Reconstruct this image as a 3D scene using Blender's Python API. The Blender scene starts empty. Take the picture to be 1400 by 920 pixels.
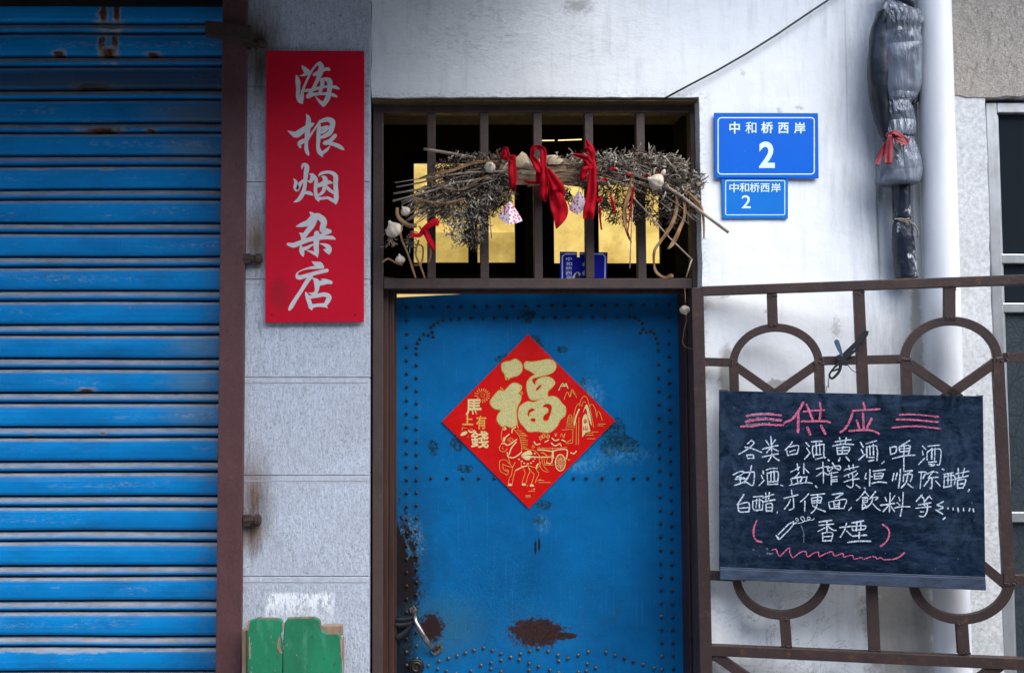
import bpy, bmesh, math, random
from mathutils import Vector, Matrix, noise as mnoise

random.seed(7)
SC = bpy.context.scene
COL = SC.collection
R = math.radians

# ------------------------------------------------------------------ camera, sky, sun, exposure
FPX, CX, CY, DIST, HGT, TILT = 1361.0, 554.0, 460.0, 3.1, 1.65, R(3.2)
cam_d = bpy.data.cameras.new('camera')
cam_d.sensor_width = 36.0
cam_d.lens = 35.0
cam_d.sensor_fit = 'HORIZONTAL'
cam_d.shift_x = (700.0 - CX) / 1400.0
cam_d.clip_start = 0.05
cam_d.clip_end = 500.0
cam = bpy.data.objects.new('camera', cam_d)
cam.location = (0, -DIST, HGT)
cam.rotation_euler = (math.pi / 2 + TILT, 0, 0)
COL.objects.link(cam)
SC.camera = cam

SUN_EL, SUN_AZ = R(56), R(42)          # azimuth measured from straight in front of the wall towards the right
w = bpy.data.worlds.new('World')
SC.world = w
w.use_nodes = True
nt = w.node_tree
sky = nt.nodes.new('ShaderNodeTexSky')
sky.sky_type = 'NISHITA'
sky.sun_disc = False
sky.sun_elevation = SUN_EL
sky.sun_rotation = math.pi - SUN_AZ
sky.air_density = 1.0
sky.dust_density = 2.0
nt.links.new(sky.outputs[0], nt.nodes['Background'].inputs[0])
nt.nodes['Background'].inputs[1].default_value = 0.13
sd = bpy.data.lights.new('sun', 'SUN')
sd.energy = 1.5
sd.angle = R(75)
sd.color = (1.0, 0.99, 0.97)
so = bpy.data.objects.new('sun', sd)
so.rotation_euler = Vector((-math.sin(SUN_AZ) * math.cos(SUN_EL), math.cos(SUN_AZ) * math.cos(SUN_EL), -math.sin(SUN_EL))).to_track_quat('-Z', 'Y').to_euler()
so.location = (2, -6, 6)
COL.objects.link(so)
SC.view_settings.view_transform = 'Standard'
SC.view_settings.look = 'None'
SC.view_settings.gamma = 1.0
SC.view_settings.use_curve_mapping = False
SC.view_settings.exposure = 1.72

# ------------------------------------------------------------------ measuring: a pixel of the photograph on a plane of the place
def ray(px, py):
    x = (px - CX) / FPX
    y = -(py - CY) / FPX
    return Vector((x, math.cos(TILT) - y * math.sin(TILT), math.sin(TILT) + y * math.cos(TILT)))
CAMP = Vector((0, -DIST, HGT))
def V(px, py, Y=0.0):
    d = ray(px, py)
    return CAMP + d * ((Y + DIST) / d.y)
def wx(px, py, Y=0.0): return V(px, py, Y).x
def wz(py, Y=0.0): return V(700, py, Y).z
def front(Y):
    return lambda px, py, e=0.0: V(px, py, Y - e)
def on_plane(P0, n):
    n = n.normalized()
    def f(px, py, e=0.0):
        d = ray(px, py)
        P = P0 + n * e
        return CAMP + d * ((P - CAMP).dot(n) / d.dot(n))
    return f

# ------------------------------------------------------------------ node helper
class Mat:
    def __init__(s, name):
        s.m = bpy.data.materials.new(name)
        s.m.use_nodes = True
        s.nt = s.m.node_tree
        s.b = s.nt.nodes['Principled BSDF']
        s.out = s.nt.nodes['Material Output']
        s._pos = None
    def n(s, t, **kw):
        nd = s.nt.nodes.new(t)
        for k, v in kw.items(): setattr(nd, k, v)
        return nd
    def L(s, a, b): s.nt.links.new(a, b)
    def put(s, sock, v):
        if hasattr(v, 'is_linked') or isinstance(v, bpy.types.NodeSocket): s.L(v, sock)
        elif isinstance(v, (tuple, list)) and len(v) == 3 and sock.type == 'RGBA': sock.default_value = (*v, 1)
        else: sock.default_value = v
    def pos(s, st=(1, 1, 1), loc=(0, 0, 0)):
        if s._pos is None: s._pos = s.n('ShaderNodeNewGeometry')
        mp = s.n('ShaderNodeMapping')
        s.L(s._pos.outputs['Position'], mp.inputs['Vector'])
        mp.inputs['Scale'].default_value = st
        mp.inputs['Location'].default_value = loc
        return mp.outputs[0]
    def normal(s):
        if s._pos is None: s._pos = s.n('ShaderNodeNewGeometry')
        sp = s.n('ShaderNodeSeparateXYZ')
        s.L(s._pos.outputs['True Normal'], sp.inputs[0])
        return sp.outputs
    def xyz(s):
        sp = s.n('ShaderNodeSeparateXYZ')
        s.L(s.pos(), sp.inputs[0])
        return sp.outputs
    def noise(s, scale, detail=4, rough=0.6, st=(1, 1, 1), dist=0.0, loc=(0, 0, 0)):
        nd = s.n('ShaderNodeTexNoise')
        s.L(s.pos(st, loc), nd.inputs['Vector'])
        nd.inputs['Scale'].default_value = scale
        nd.inputs['Detail'].default_value = detail
        nd.inputs['Roughness'].default_value = rough
        nd.inputs['Distortion'].default_value = dist
        return nd.outputs['Fac']
    def voro(s, scale, st=(1, 1, 1), feature='F1', out='Distance'):
        nd = s.n('ShaderNodeTexVoronoi', feature=feature)
        s.L(s.pos(st), nd.inputs['Vector'])
        nd.inputs['Scale'].default_value = scale
        return nd.outputs[out]
    def rng(s, v, a, b, c=0.0, d=1.0):
        nd = s.n('ShaderNodeMapRange')
        s.put(nd.inputs[0], v)
        for i, q in enumerate((a, b, c, d)): nd.inputs[i + 1].default_value = q
        return nd.outputs[0]
    def math(s, op, a, b=0.0):
        nd = s.n('ShaderNodeMath', operation=op)
        s.put(nd.inputs[0], a)
        s.put(nd.inputs[1], b)
        return nd.outputs[0]
    def mul(s, a, b): return s.math('MULTIPLY', a, b)
    def add(s, a, b): return s.math('ADD', a, b)
    def mx(s, a, b): return s.math('MAXIMUM', a, b)
    def mix(s, f, a, b, blend='MIX'):
        nd = s.n('ShaderNodeMix', data_type='RGBA', blend_type=blend)
        s.put(nd.inputs[0], f)
        s.put(nd.inputs[6], a)
        s.put(nd.inputs[7], b)
        return nd.outputs[2]
    def spot(s, px, py, rx, ry, Y=0.0, k=0.8, ns=25, soft=0.25, st=(1, 1, 1), detail=6):
        """a stain of its own shape: an ellipse (pixels) with a noise-eaten edge"""
        c = V(px, py, Y)
        m = (Y + DIST) / FPX
        o = s.xyz()
        a = s.math('DIVIDE', s.math('SUBTRACT', o[0], c.x), rx * m)
        b = s.math('DIVIDE', s.math('SUBTRACT', o[2], c.z), ry * m)
        d = s.math('SQRT', s.add(s.mul(a, a), s.mul(b, b)))
        nz = s.math('SUBTRACT', s.noise(ns, detail, 0.7, st), 0.5)
        d = s.add(d, s.mul(nz, k * 2))
        return s.rng(d, 1 + soft, 1 - soft)
    def bump(s, h, strength=0.3, dist=0.01, prev=None):
        nd = s.n('ShaderNodeBump')
        s.put(nd.inputs['Height'], h)
        nd.inputs['Strength'].default_value = strength
        nd.inputs['Distance'].default_value = dist
        if prev is not None: s.L(prev, nd.inputs['Normal'])
        s.L(nd.outputs[0], s.b.inputs['Normal'])
        return nd.outputs[0]
    def set(s, color=None, rough=None, metal=None, spec=None):
        if color is not None: s.put(s.b.inputs['Base Color'], color)
        if rough is not None: s.put(s.b.inputs['Roughness'], rough)
        if metal is not None: s.put(s.b.inputs['Metallic'], metal)
        if spec is not None: s.put(s.b.inputs['Specular IOR Level'], spec)
        return s

def simple(name, c1, c2=None, scale=40, rough=0.6, metal=0.0, st=(1, 1, 1), bump=0.0, bscale=None, spec=0.5):
    m = Mat(name)
    if c2 is None: c2 = tuple(v * 0.75 for v in c1)
    m.set(m.mix(m.rng(m.noise(scale, 5, 0.65, st), 0.3, 0.7), c1, c2), rough, metal, spec)
    if bump: m.bump(m.noise(bscale or scale * 3, 5, 0.7, st), bump, 0.004)
    return m.m

MT = {}
# white lime plaster wall
m = Mat('white plaster')
big = m.noise(2.2, 6, 0.6)
fine = m.noise(38, 6, 0.7)
trow = m.noise(9, 7, 0.72, (1, 1, 3.4))
streak = m.noise(7, 5, 0.6, (5, 1, 0.5))
c = m.mix(m.rng(big, 0.35, 0.7), (0.84, 0.87, 0.88), (0.76, 0.79, 0.805))
c = m.mix(m.mul(m.rng(trow, 0.54, 0.74), 0.14), c, (0.43, 0.45, 0.46))
c = m.mix(m.mul(m.rng(streak, 0.56, 0.75), 0.28), c, (0.45, 0.46, 0.48))
o = m.xyz()
# scuffed brushed band over the lintel, scrawled dirt right of the sign
band = m.mul(m.rng(o[2], wz(132), wz(60)), m.rng(o[0], wx(1010, 60), wx(700, 60)))
c = m.mix(m.mul(m.mul(m.mul(band, m.rng(m.noise(24, 9, 0.82, (1, 1, 2.6), 1.4), 0.50, 0.66)), m.rng(m.noise(3.5, 5, 0.65, loc=(8, 1, 3)), 0.36, 0.60, 0.1, 1.0)), 0.6), c, (0.24, 0.25, 0.27))
c = m.mix(m.mul(m.spot(791, 8, 18, 10, k=1.8, ns=60, soft=0.5), 0.5), c, (0.16, 0.15, 0.14))
speck = m.mul(m.rng(m.noise(130, 4, 0.75), 0.64, 0.72), m.rng(m.noise(4, 4, 0.6), 0.42, 0.62))
c = m.mix(m.mul(speck, 0.6), c, (0.24, 0.25, 0.26))
c = m.mix(m.mul(m.mul(m.rng(m.noise(10, 6, 0.7, (2.2, 1, 0.35), 0.5), 0.50, 0.68), m.rng(m.noise(2.2, 3, 0.5, loc=(4, 0, 2)), 0.38, 0.6)), 0.34), c, (0.36, 0.38, 0.41))
c = m.mix(m.mul(m.mul(m.rng(o[0], wx(1110, 200), wx(1200, 200)), m.rng(m.noise(14, 7, 0.75, (2.0, 1, 0.3)), 0.40, 0.64)), 0.5), c, (0.33, 0.36, 0.41))
# a hairline drip below the wrapped pipe, scrawls beside the gate, dirty rim round the opening
dr = m.mul(m.spot(1200, 300, 1.6, 88, k=0.25, ns=30, soft=0.5), 0.8)
dr = m.mx(dr, m.mul(m.spot(1203, 262, 4, 16, k=0.9, ns=50, soft=0.6), 0.9))
dr = m.mx(dr, m.mul(m.spot(1157, 90, 1.2, 90, k=0.3, ns=30, soft=0.6), 0.35))
for (px, py, rx, ry) in ((1065, 152, 3, 6), (1092, 148, 6, 3), (990, 405, 7, 3), (1015, 100, 3, 4), (1048, 425, 4, 3), (1143, 450, 6, 12)):
    dr = m.mx(dr, m.mul(m.spot(px, py, rx, ry, k=2.2, ns=95, soft=0.3), 0.4))
c = m.mix(dr, c, (0.20, 0.22, 0.21))
rimd = m.mul(m.mul(m.rng(o[0], wx(970, 250), wx(960, 250)), m.rng(o[0], wx(940, 250), wx(955, 250))), m.rng(o[2], wz(126), wz(136)))
rimd = m.mx(rimd, m.mul(m.rng(o[2], wz(119), wz(130)), m.mul(m.rng(o[0], wx(975, 130), wx(965, 130)), m.rng(o[2], wz(140), wz(134)))))
c = m.mix(m.mul(rimd, m.rng(m.noise(70, 7, 0.8, (1, 1, 1.5)), 0.48, 0.62, 0, 0.5)), c, (0.26, 0.26, 0.25))
# greyer cement plaster beyond the drainpipe
cp = m.rng(o[0], wx(1290, 250), wx(1294, 250))
cpn = m.noise(70, 7, 0.78)
c = m.mix(m.mul(cp, 0.92), c, m.mix(m.rng(cpn, 0.40, 0.66), (0.62, 0.64, 0.65), (0.36, 0.365, 0.36)))
c = m.mix(m.mul(m.mul(cp, m.rng(m.noise(60, 6, 0.8), 0.60, 0.68)), 0.6), c, (0.17, 0.16, 0.15))
for sp in ((1240, 470, 22, 330, 0.7), (1205, 250, 18, 150, 0.5)):
    c = m.mix(m.mul(m.spot(*sp[:4], k=1.0, ns=14), 0.30 * sp[4]), c, (0.30, 0.29, 0.27))
# bare cement where the paint stops, low beside the pipe
cem = m.spot(1235, 850, 52, 90, k=0.9, ns=12, soft=0.12)
cem = m.mx(cem, m.spot(1256, 560, 9, 210, k=0.8, ns=22, soft=0.2))
cem = m.mx(cem, m.spot(1062, 528, 18, 9, k=0.8, ns=45, soft=0.1))
cem = m.mx(cem, m.spot(992, 515, 9, 40, k=0.9, ns=30, soft=0.3))
c = m.mix(m.mul(cem, 0.85), c, m.mix(fine, (0.46, 0.44, 0.40), (0.25, 0.24, 0.22)))
c = m.mix(m.mul(m.rng(m.noise(7, 8, 0.7, loc=(3, 1, 2)), 0.56, 0.68), m.rng(o[2], wz(690), wz(800), 0, 0.7)), c, (0.40, 0.41, 0.42))
ck = m.noise(6.5, 7, 0.7, (1, 1, 1), 1.6, (1, 1, 7))
ckl = m.mul(m.rng(m.math('ABSOLUTE', m.math('SUBTRACT', ck, 0.5)), 0.010, 0.002), m.rng(m.noise(3, 3, 0.5, loc=(3, 2, 9)), 0.44, 0.58))
c = m.mix(m.mul(ckl, m.rng(o[2], wz(560), wz(780), 0.0, 0.65)), c, (0.17, 0.17, 0.165))
m.set(c, 0.9, spec=0.2)
b1 = m.bump(m.mul(m.noise(10, 8, 0.75, (1, 1, 2.2), 1.2), band), 0.4, 0.02)
b1 = m.bump(m.noise(7, 5, 0.55), 0.25, 0.02, b1)
b2 = m.bump(m.noise(70, 5, 0.7), 0.22, 0.003, b1)
MT['plaster'] = m.m
# beige pebbledash
m = Mat('beige pebbledash')
nz = m.noise(130, 6, 0.8)
v = m.voro(160)
c = m.mix(m.rng(nz, 0.35, 0.65), (0.50, 0.46, 0.405), (0.25, 0.225, 0.195))
c = m.mix(m.mul(m.rng(m.noise(80, 5, 0.8, (1, 1, 0.3)), 0.54, 0.66), 0.7), c, (0.15, 0.135, 0.12))
c = m.mix(m.rng(m.noise(7, 6, 0.7, (3, 1, 0.6)), 0.45, 0.75, 0, 0.4), c, (0.20, 0.185, 0.17))
m.set(c, 0.95, spec=0.2)
m.bump(nz, 0.6, 0.006, m.bump(v, 0.35, 0.004))
MT['pebble'] = m.m
# bush-hammered grey stone
m = Mat('chiselled grey stone')
ch = m.noise(105, 5, 0.7, (1, 1, 0.32))
gr = m.noise(200, 3, 0.7, (1, 1, 0.55))
c = m.mix(m.rng(ch, 0.40, 0.62), (0.54, 0.60, 0.69), (0.42, 0.465, 0.535))
c = m.mix(m.mul(m.rng(gr, 0.50, 0.66), 0.55), c, (0.20, 0.21, 0.23))
c = m.mix(m.mul(m.mul(m.rng(m.noise(150, 5, 0.8, (1, 1, 0.75), 0.5), 0.56, 0.64), m.rng(m.noise(4, 4, 0.6), 0.35, 0.6, 0.35, 1.0)), 0.85), c, (0.10, 0.105, 0.105))
c = m.mix(m.mul(m.rng(m.noise(75, 4, 0.75, (1, 1, 0.13)), 0.57, 0.69), m.rng(m.xyz()[0], wx(420, 500), wx(345, 500), 0.12, 0.75)), c, (0.14, 0.14, 0.15))
c = m.mix(m.rng(m.noise(3, 5, 0.6), 0.4, 0.75, 0, 0.45), c, (0.33, 0.34, 0.365))
o = m.xyz()
jm = None
for y in (118, 249, 382, 516, 650, 788):
    q = m.mul(m.rng(o[2], wz(y + 13, -0.03), wz(y + 10, -0.03)), m.rng(o[2], wz(y - 4, -0.03), wz(y - 2, -0.03)))
    jm = q if jm is None else m.mx(jm, q)
c = m.mix(m.mul(jm, 0.85), c, m.mix(m.rng(m.noise(50, 4, 0.7), 0.35, 0.65), (0.50, 0.545, 0.61), (0.38, 0.41, 0.455)))
for (px, py, rx, ry) in ((350, 330, 15, 34), (348, 684, 15, 45), (352, 52, 24, 38), (345, 730, 8, 20), (356, 92, 12, 30)):
    c = m.mix(m.mul(m.spot(px, py, rx * 1.15, ry, -0.03, 0.7, 90, 0.9, (1, 1, 0.12)), 0.9), c, m.mix(m.rng(m.noise(60, 4, .7, (1, 1, .15)), 0.4, 0.6), (0.16, 0.085, 0.035), (0.045, 0.025, 0.015)))
o = m.xyz()
wr1 = m.mul(m.rng(o[0], wx(361, 826, -0.03), wx(364, 826, -0.03)), m.rng(o[0], wx(459, 826, -0.03), wx(455, 826, -0.03)))
wtop = m.add(o[2], m.mul(m.math('SUBTRACT', m.noise(30, 4, 0.7), 0.5), 0.035))
wr2 = m.mul(m.rng(wtop, wz(808, -0.03), wz(812, -0.03)), m.rng(wtop, wz(858, -0.03), wz(826, -0.03)))
whitewash = m.mul(m.mul(wr1, wr2), m.rng(m.noise(110, 5, 0.8, (1, 1, 0.35)), 0.43, 0.52))
c = m.mix(whitewash, c, (0.82, 0.84, 0.87))
m.set(c, 0.9, spec=0.2)
m.bump(gr, 0.45, 0.004, m.bump(ch, 0.7, 0.006))
MT['stone'] = m.m
MT['joint'] = simple('stone joint', (0.40, 0.43, 0.48), (0.28, 0.30, 0.33), 60, 0.95)
# blue shutter paint
m = Mat('blue shutter paint')
YS = 0.075
SHPER = (wz(46, YS) - wz(885, YS)) / 18.0
SHZ0 = wz(46, YS)
c = m.mix(m.rng(m.noise(4, 5, 0.6, (1, 1, 3)), 0.35, 0.7), (0.002, 0.235, 0.58), (0.002, 0.170, 0.44))
c = m.mix(m.mul(m.rng(m.noise(150, 4, 0.7, (0.55, 1, 1)), 0.62, 0.75), 0.42), c, (0.14, 0.27, 0.44))
# scraped streaks: run along the slats
sc_ = m.mul(m.rng(m.noise(95, 6, 0.75, (0.22, 1, 1.0)), 0.59, 0.67), m.rng(m.noise(8, 5, 0.65, (0.35, 1, 1.1)), 0.54, 0.64))
c = m.mix(m.mul(sc_, 0.75), c, (0.30, 0.34, 0.37))
for (px, py, rx, ry) in ((125, 119, 22, 4), (140, 62, 5, 14), (157, 60, 4, 15), (148, 72, 9, 5), (142, 20, 5, 14), (160, 18, 4, 15), (148, 36, 18, 4), (135, 172, 24, 3), (140, 178, 24, 3), (118, 534, 8, 2.4), (140, 592, 4, 1.6), (40, 596, 4, 1.6), (80, 74, 7, 3), (145, 230, 7, 2), (206, 178, 6, 1.6), (55, 230, 10, 1.5), (210, 74, 8, 2)):
    c = m.mix(m.mul(m.spot(px, py, rx * 1.5, ry * 1.9, YS, 1.2, 60, 0.3, (0.6, 1, 1)), 0.7), c, (0.30, 0.33, 0.33))
    c = m.mix(m.spot(px, py, rx, ry, YS, 1.1, 60, 0.3, (0.6, 1, 1)), c, m.mix(m.rng(m.noise(70, 4), 0.4, 0.6), (0.05, 0.022, 0.012), (0.12, 0.045, 0.018)))
# grey unpainted slats near the top, pale wear near the right end
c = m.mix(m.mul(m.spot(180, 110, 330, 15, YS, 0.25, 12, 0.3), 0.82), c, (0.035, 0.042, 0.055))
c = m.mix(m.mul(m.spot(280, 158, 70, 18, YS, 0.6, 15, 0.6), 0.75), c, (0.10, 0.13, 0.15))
for (px, py) in ((265, 205), (270, 525), (272, 567), (275, 475)):
    c = m.mix(m.mul(m.spot(px, py, 34, 15, YS, 1.1, 50, 0.7), 0.55), c, (0.13, 0.23, 0.30))
c = m.mix(m.mul(m.spot(85, 889, 75, 3.4, YS, 1.6, 60, 0.3, (0.5, 1, 1)), 0.75), c, (0.36, 0.42, 0.46))
# worn mid-line of the slats: broken pale scrapes on most of them
zz = m.math('FRACT', m.math('DIVIDE', m.math('SUBTRACT', SHZ0 + 20 * SHPER, m.xyz()[2]), SHPER))
mid = m.mul(m.rng(zz, 0.20, 0.30), m.rng(zz, 0.50, 0.40))
scr = m.mul(m.mul(mid, m.rng(m.noise(85, 7, 0.85, (0.45, 1, 1.3)), 0.50, 0.61)), m.rng(m.noise(2.6, 5, 0.7, (1, 1, 3.6), loc=(2, 0, 1)), 0.50, 0.62))
c = m.mix(m.mul(scr, 0.6), c, (0.34, 0.36, 0.38))
c = m.mix(m.mul(m.rng(m.noise(140, 5, 0.8), 0.64, 0.70), m.rng(m.noise(5, 4, 0.6), 0.45, 0.65, 0.1, 0.75)), c, (0.36, 0.40, 0.44))
c = m.mix(m.mul(m.rng(m.noise(11, 6, 0.7, (0.35, 1, 1)), 0.52, 0.72), 0.45), c, (0.008, 0.075, 0.20))
c = m.mix(m.mul(m.rng(m.xyz()[0], wx(262, 460), wx(300, 460), 0, 0.75), m.rng(m.noise(28, 6, 0.75), 0.45, 0.62)), c, (0.10, 0.13, 0.15))
c = m.mix(m.mul(m.rng(m.xyz()[0], wx(292, 460), wx(300, 460)), m.rng(m.noise(22, 4, 0.7, loc=(2, 2, 2)), 0.58, 0.66)), c, (0.16, 0.07, 0.03))
up = m.rng(m.normal()[2], 0.18, 0.55)
dust = m.mul(up, m.rng(m.noise(35, 4, 0.7, (0.3, 1, 1)), 0.3, 0.6, 0.72, 1.0))
c = m.mix(dust, c, m.mix(m.rng(m.noise(60, 4, 0.7, (0.3, 1, 1)), 0.35, 0.65), (0.34, 0.35, 0.365), (0.22, 0.215, 0.21)))
c = m.mix(m.rng(m.noise(240, 2, 0.5), 0.74, 0.78, 0, 0.7), c, (0.35, 0.36, 0.38))
m.set(c, m.rng(m.noise(30, 4), 0.3, 0.7, 0.35, 0.55), spec=0.12)
m.bump(m.noise(18, 4, 0.6, (0.4, 1, 1)), 0.12, 0.01)
MT['shutter'] = m.m
# brown steel paints
def steel(name, a, b, rust=0.0):
    m = Mat(name)
    c = m.mix(m.rng(m.noise(14, 6, 0.65, (1, 1, 0.6)), 0.35, 0.7), a, b)
    c = m.mix(m.rng(m.noise(120, 4, 0.7), 0.58, 0.7, 0, 0.5), c, tuple(v * 1.9 for v in a))
    c = m.mix(m.rng(m.noise(70, 5, 0.75), 0.64, 0.71, 0, 0.8), c, (0.015, 0.01, 0.009))
    if rust:
        c = m.mix(m.rng(m.noise(24, 8, 0.8), 0.56, 0.66, 0, rust), c, (0.13, 0.058, 0.024))
        c = m.mix(m.rng(m.noise(48, 7, 0.8, loc=(3, 3, 3)), 0.60, 0.655, 0, 0.75), c, (0.022, 0.014, 0.012))
        c = m.mix(m.rng(m.noise(75, 5, 0.8, loc=(1, 7, 3)), 0.66, 0.70, 0, 0.6), c, (0.20, 0.16, 0.15))
    m.set(c, m.rng(m.noise(50, 4), 0.3, 0.7, 0.45, 0.7), spec=0.4)
    m.bump(m.noise(90, 5, 0.7), 0.35, 0.003)
    return m.m
MT['post'] = steel('brown post paint', (0.088, 0.036, 0.037), (0.066, 0.027, 0.028), 0.15)
MT['frame'] = steel('brown frame paint', (0.066, 0.042, 0.036), (0.045, 0.029, 0.025), 0.35)
MT['gate'] = steel('gate paint', (0.047, 0.027, 0.024), (0.030, 0.018, 0.016), 0.7)
MT['rust'] = simple('rusted iron', (0.05, 0.025, 0.018), (0.02, 0.012, 0.01), 60, 0.85, bump=0.6)
MT['rustedge'] = simple('orange rust', (0.30, 0.14, 0.04), (0.05, 0.025, 0.012), 45, 0.95, bump=0.6)
MT['wood'] = simple('dark brown wood', (0.07, 0.026, 0.014), (0.018, 0.009, 0.006), 60, 0.5, st=(1, 1, 0.035), bump=0.3)
MT['soffit'] = simple('dusty soffit', (0.14, 0.09, 0.035), (0.07, 0.045, 0.02), 30, 0.95)
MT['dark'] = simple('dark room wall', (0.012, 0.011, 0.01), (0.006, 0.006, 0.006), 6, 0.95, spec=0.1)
# blue door paint
YD = 0.20
m = Mat('blue door paint')
c = m.mix(m.rng(m.noise(2.6, 5, 0.6), 0.32, 0.68), (0.002, 0.145, 0.385), (0.002, 0.080, 0.225))
c = m.mix(m.rng(m.noise(160, 4, 0.75), 0.52, 0.75, 0, 0.38), c, (0.006, 0.10, 0.24))
c = m.mix(m.rng(m.noise(150, 3, 0.6, loc=(5, 2, 1)), 0.62, 0.72, 0, 0.30), c, (0.06, 0.27, 0.50))
c = m.mix(m.mul(m.rng(m.noise(30, 5, 0.7, (6, 1, 0.12)), 0.60, 0.68), 0.35), c, (0.04, 0.24, 0.45))
c = m.mix(m.rng(m.noise(6, 7, 0.75, loc=(1, 0, 4)), 0.56, 0.70, 0, 0.42), c, (0.010, 0.075, 0.15))
tape = [(840, 592, 20, 22), (857, 609, 20, 13), (833, 610, 16, 15), (690, 490, 16, 8), (735, 470, 10, 13), (768, 478, 10, 6),
        (797, 525, 6, 9), (742, 690, 15, 7), (738, 712, 12, 6), (640, 640, 14, 7), (592, 612, 8, 12), (625, 605, 10, 12), (723, 432, 12, 12)]
for i, (px, py, rx, ry) in enumerate(tape):
    f = m.spot(px, py, rx * .8, ry * .8, YD, 1.5, 16 + 9 * (i % 3), 0.10, (1, 1, 1.5))
    inner = m.rng(m.noise(85, 6, 0.75, loc=(i, 0, 0)), 0.42, 0.60)
    c = m.mix(m.mul(f, 0.85), c, m.mix(inner, (0.004, 0.014, 0.022), (0.012, 0.10, 0.19)))
for (px, py, rx, ry, a) in ((806, 543, 13, 15, 0.75), (795, 636, 22, 7, 0.5), (742, 716, 7, 9, 0.5), (850, 622, 30, 8, 0.4)):
    c = m.mix(m.mul(m.mul(m.spot(px, py, rx, ry, YD, 1.3, 60, 0.9), m.rng(m.noise(90, 5, 0.75, (1, 1, .6)), 0.42, 0.62)), a), c, (0.13, 0.40, 0.62))
for (px, py) in ((732, 748), (737, 744), (727, 470)):
    c = m.mix(m.spot(px, py, 1.6, 10, YD, 0.4, 60, 0.3), c, (0.01, 0.012, 0.016))
# flaked field low on the left, long rubs
fl = m.spot(640, 835, 150, 75, YD, 0.9, 9, 0.6)
c = m.mix(m.mul(m.mul(fl, m.rng(m.noise(230, 5, 0.8), 0.53, 0.60)), 0.7), c, (0.005, 0.045, 0.10))
c = m.mix(m.mul(m.mul(fl, m.rng(m.noise(260, 5, 0.8, loc=(7, 3, 1)), 0.60, 0.66)), 0.6), c, (0.10, 0.30, 0.44))
c = m.mix(m.mul(m.rng(m.noise(14, 7, 0.75, (1, 1, 1.6), 0.8, loc=(2, 5, 8)), 0.55, 0.66), 0.38), c, (0.002, 0.07, 0.19))
c = m.mix(m.mul(m.rng(m.noise(45, 6, 0.8, (1.5, 1, 0.7), 1.0, loc=(2, 5, 8)), 0.62, 0.68), 0.35), c, (0.03, 0.22, 0.42))
# worn black edge by the lock
blk = m.spot(541, 805, 30, 98, YD, 1.4, 46, 0.16, (1, 1, 0.6), 12)
chip = m.rng(m.noise(140, 5, 0.8, (1, 1, 0.7)), 0.50, 0.60)
c = m.mix(m.mul(m.spot(562, 765, 24, 62, YD, 0.7, 40, 0.45), m.rng(m.noise(180, 5, 0.8), 0.50, 0.58)), c, (0.02, 0.03, 0.04))
c = m.mix(m.mul(m.spot(560, 740, 17, 30, YD, 0.8, 60, 0.35), chip), c, (0.22, 0.38, 0.48))
c = m.mix(m.mul(m.spot(556, 800, 40, 110, YD, 1.2, 26, 0.7), 0.45), c, (0.006, 0.035, 0.07))
c = m.mix(blk, c, (0.013, 0.010, 0.011))
c = m.mix(m.spot(545, 880, 22, 60, YD, 0.7, 40, 0.3), c, (0.010, 0.012, 0.02))
c = m.mix(m.mul(m.spot(608, 858, 46, 34, YD, 0.9, 60, 0.6), m.rng(m.noise(210, 5, 0.8), 0.44, 0.56)), c, (0.035, 0.12, 0.16))
c = m.mix(m.spot(590, 857, 15, 19, YD, 1.4, 60, 0.2, detail=12), c, (0.028, 0.015, 0.014))
# rust burn low in the middle
rs = m.mx(m.spot(733, 864, 36, 19, YD, 1.0, 55, 0.16, detail=12), m.spot(765, 869, 24, 5, YD, 1.0, 60, 0.08, detail=12))
c = m.mix(m.mul(m.spot(735, 866, 62, 30, YD, 1.0, 60, 0.6), m.rng(m.noise(200, 4, 0.8), 0.5, 0.6)), c, (0.02, 0.09, 0.16))
c = m.mix(rs, c, m.mix(m.rng(m.noise(90, 5, 0.7), 0.4, 0.65), (0.018, 0.016, 0.020), (0.060, 0.022, 0.016)))
c = m.mix(m.rng(m.noise(110, 3, 0.6, loc=(9, 0, 0)), 0.75, 0.79, 0, 0.7), c, (0.30, 0.45, 0.55))
rr = m.add(m.rng(m.noise(20, 5, 0.7), 0.3, 0.7, 0.34, 0.52), m.mul(m.mx(rs, blk), 0.4))
m.set(c, rr, spec=0.09)
m.bump(m.noise(9, 4, 0.5), 0.15, 0.02, m.bump(m.noise(160, 5, 0.75), 0.14, 0.003))
MT['door'] = m.m
MT['stud'] = simple('iron stud', (0.055, 0.045, 0.038), (0.016, 0.014, 0.014), 90, 0.45, 0.5)
MT['brass'] = simple('worn brass stud', (0.20, 0.15, 0.095), (0.05, 0.038, 0.028), 90, 0.45, 0.5)
MT['chrome'] = simple('worn chrome', (0.40, 0.37, 0.37), (0.10, 0.09, 0.09), 55, 0.30, 0.9)
MT['lock'] = simple('dull lock brass', (0.045, 0.042, 0.035), (0.02, 0.018, 0.016), 90, 0.4, 0.6)
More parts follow.
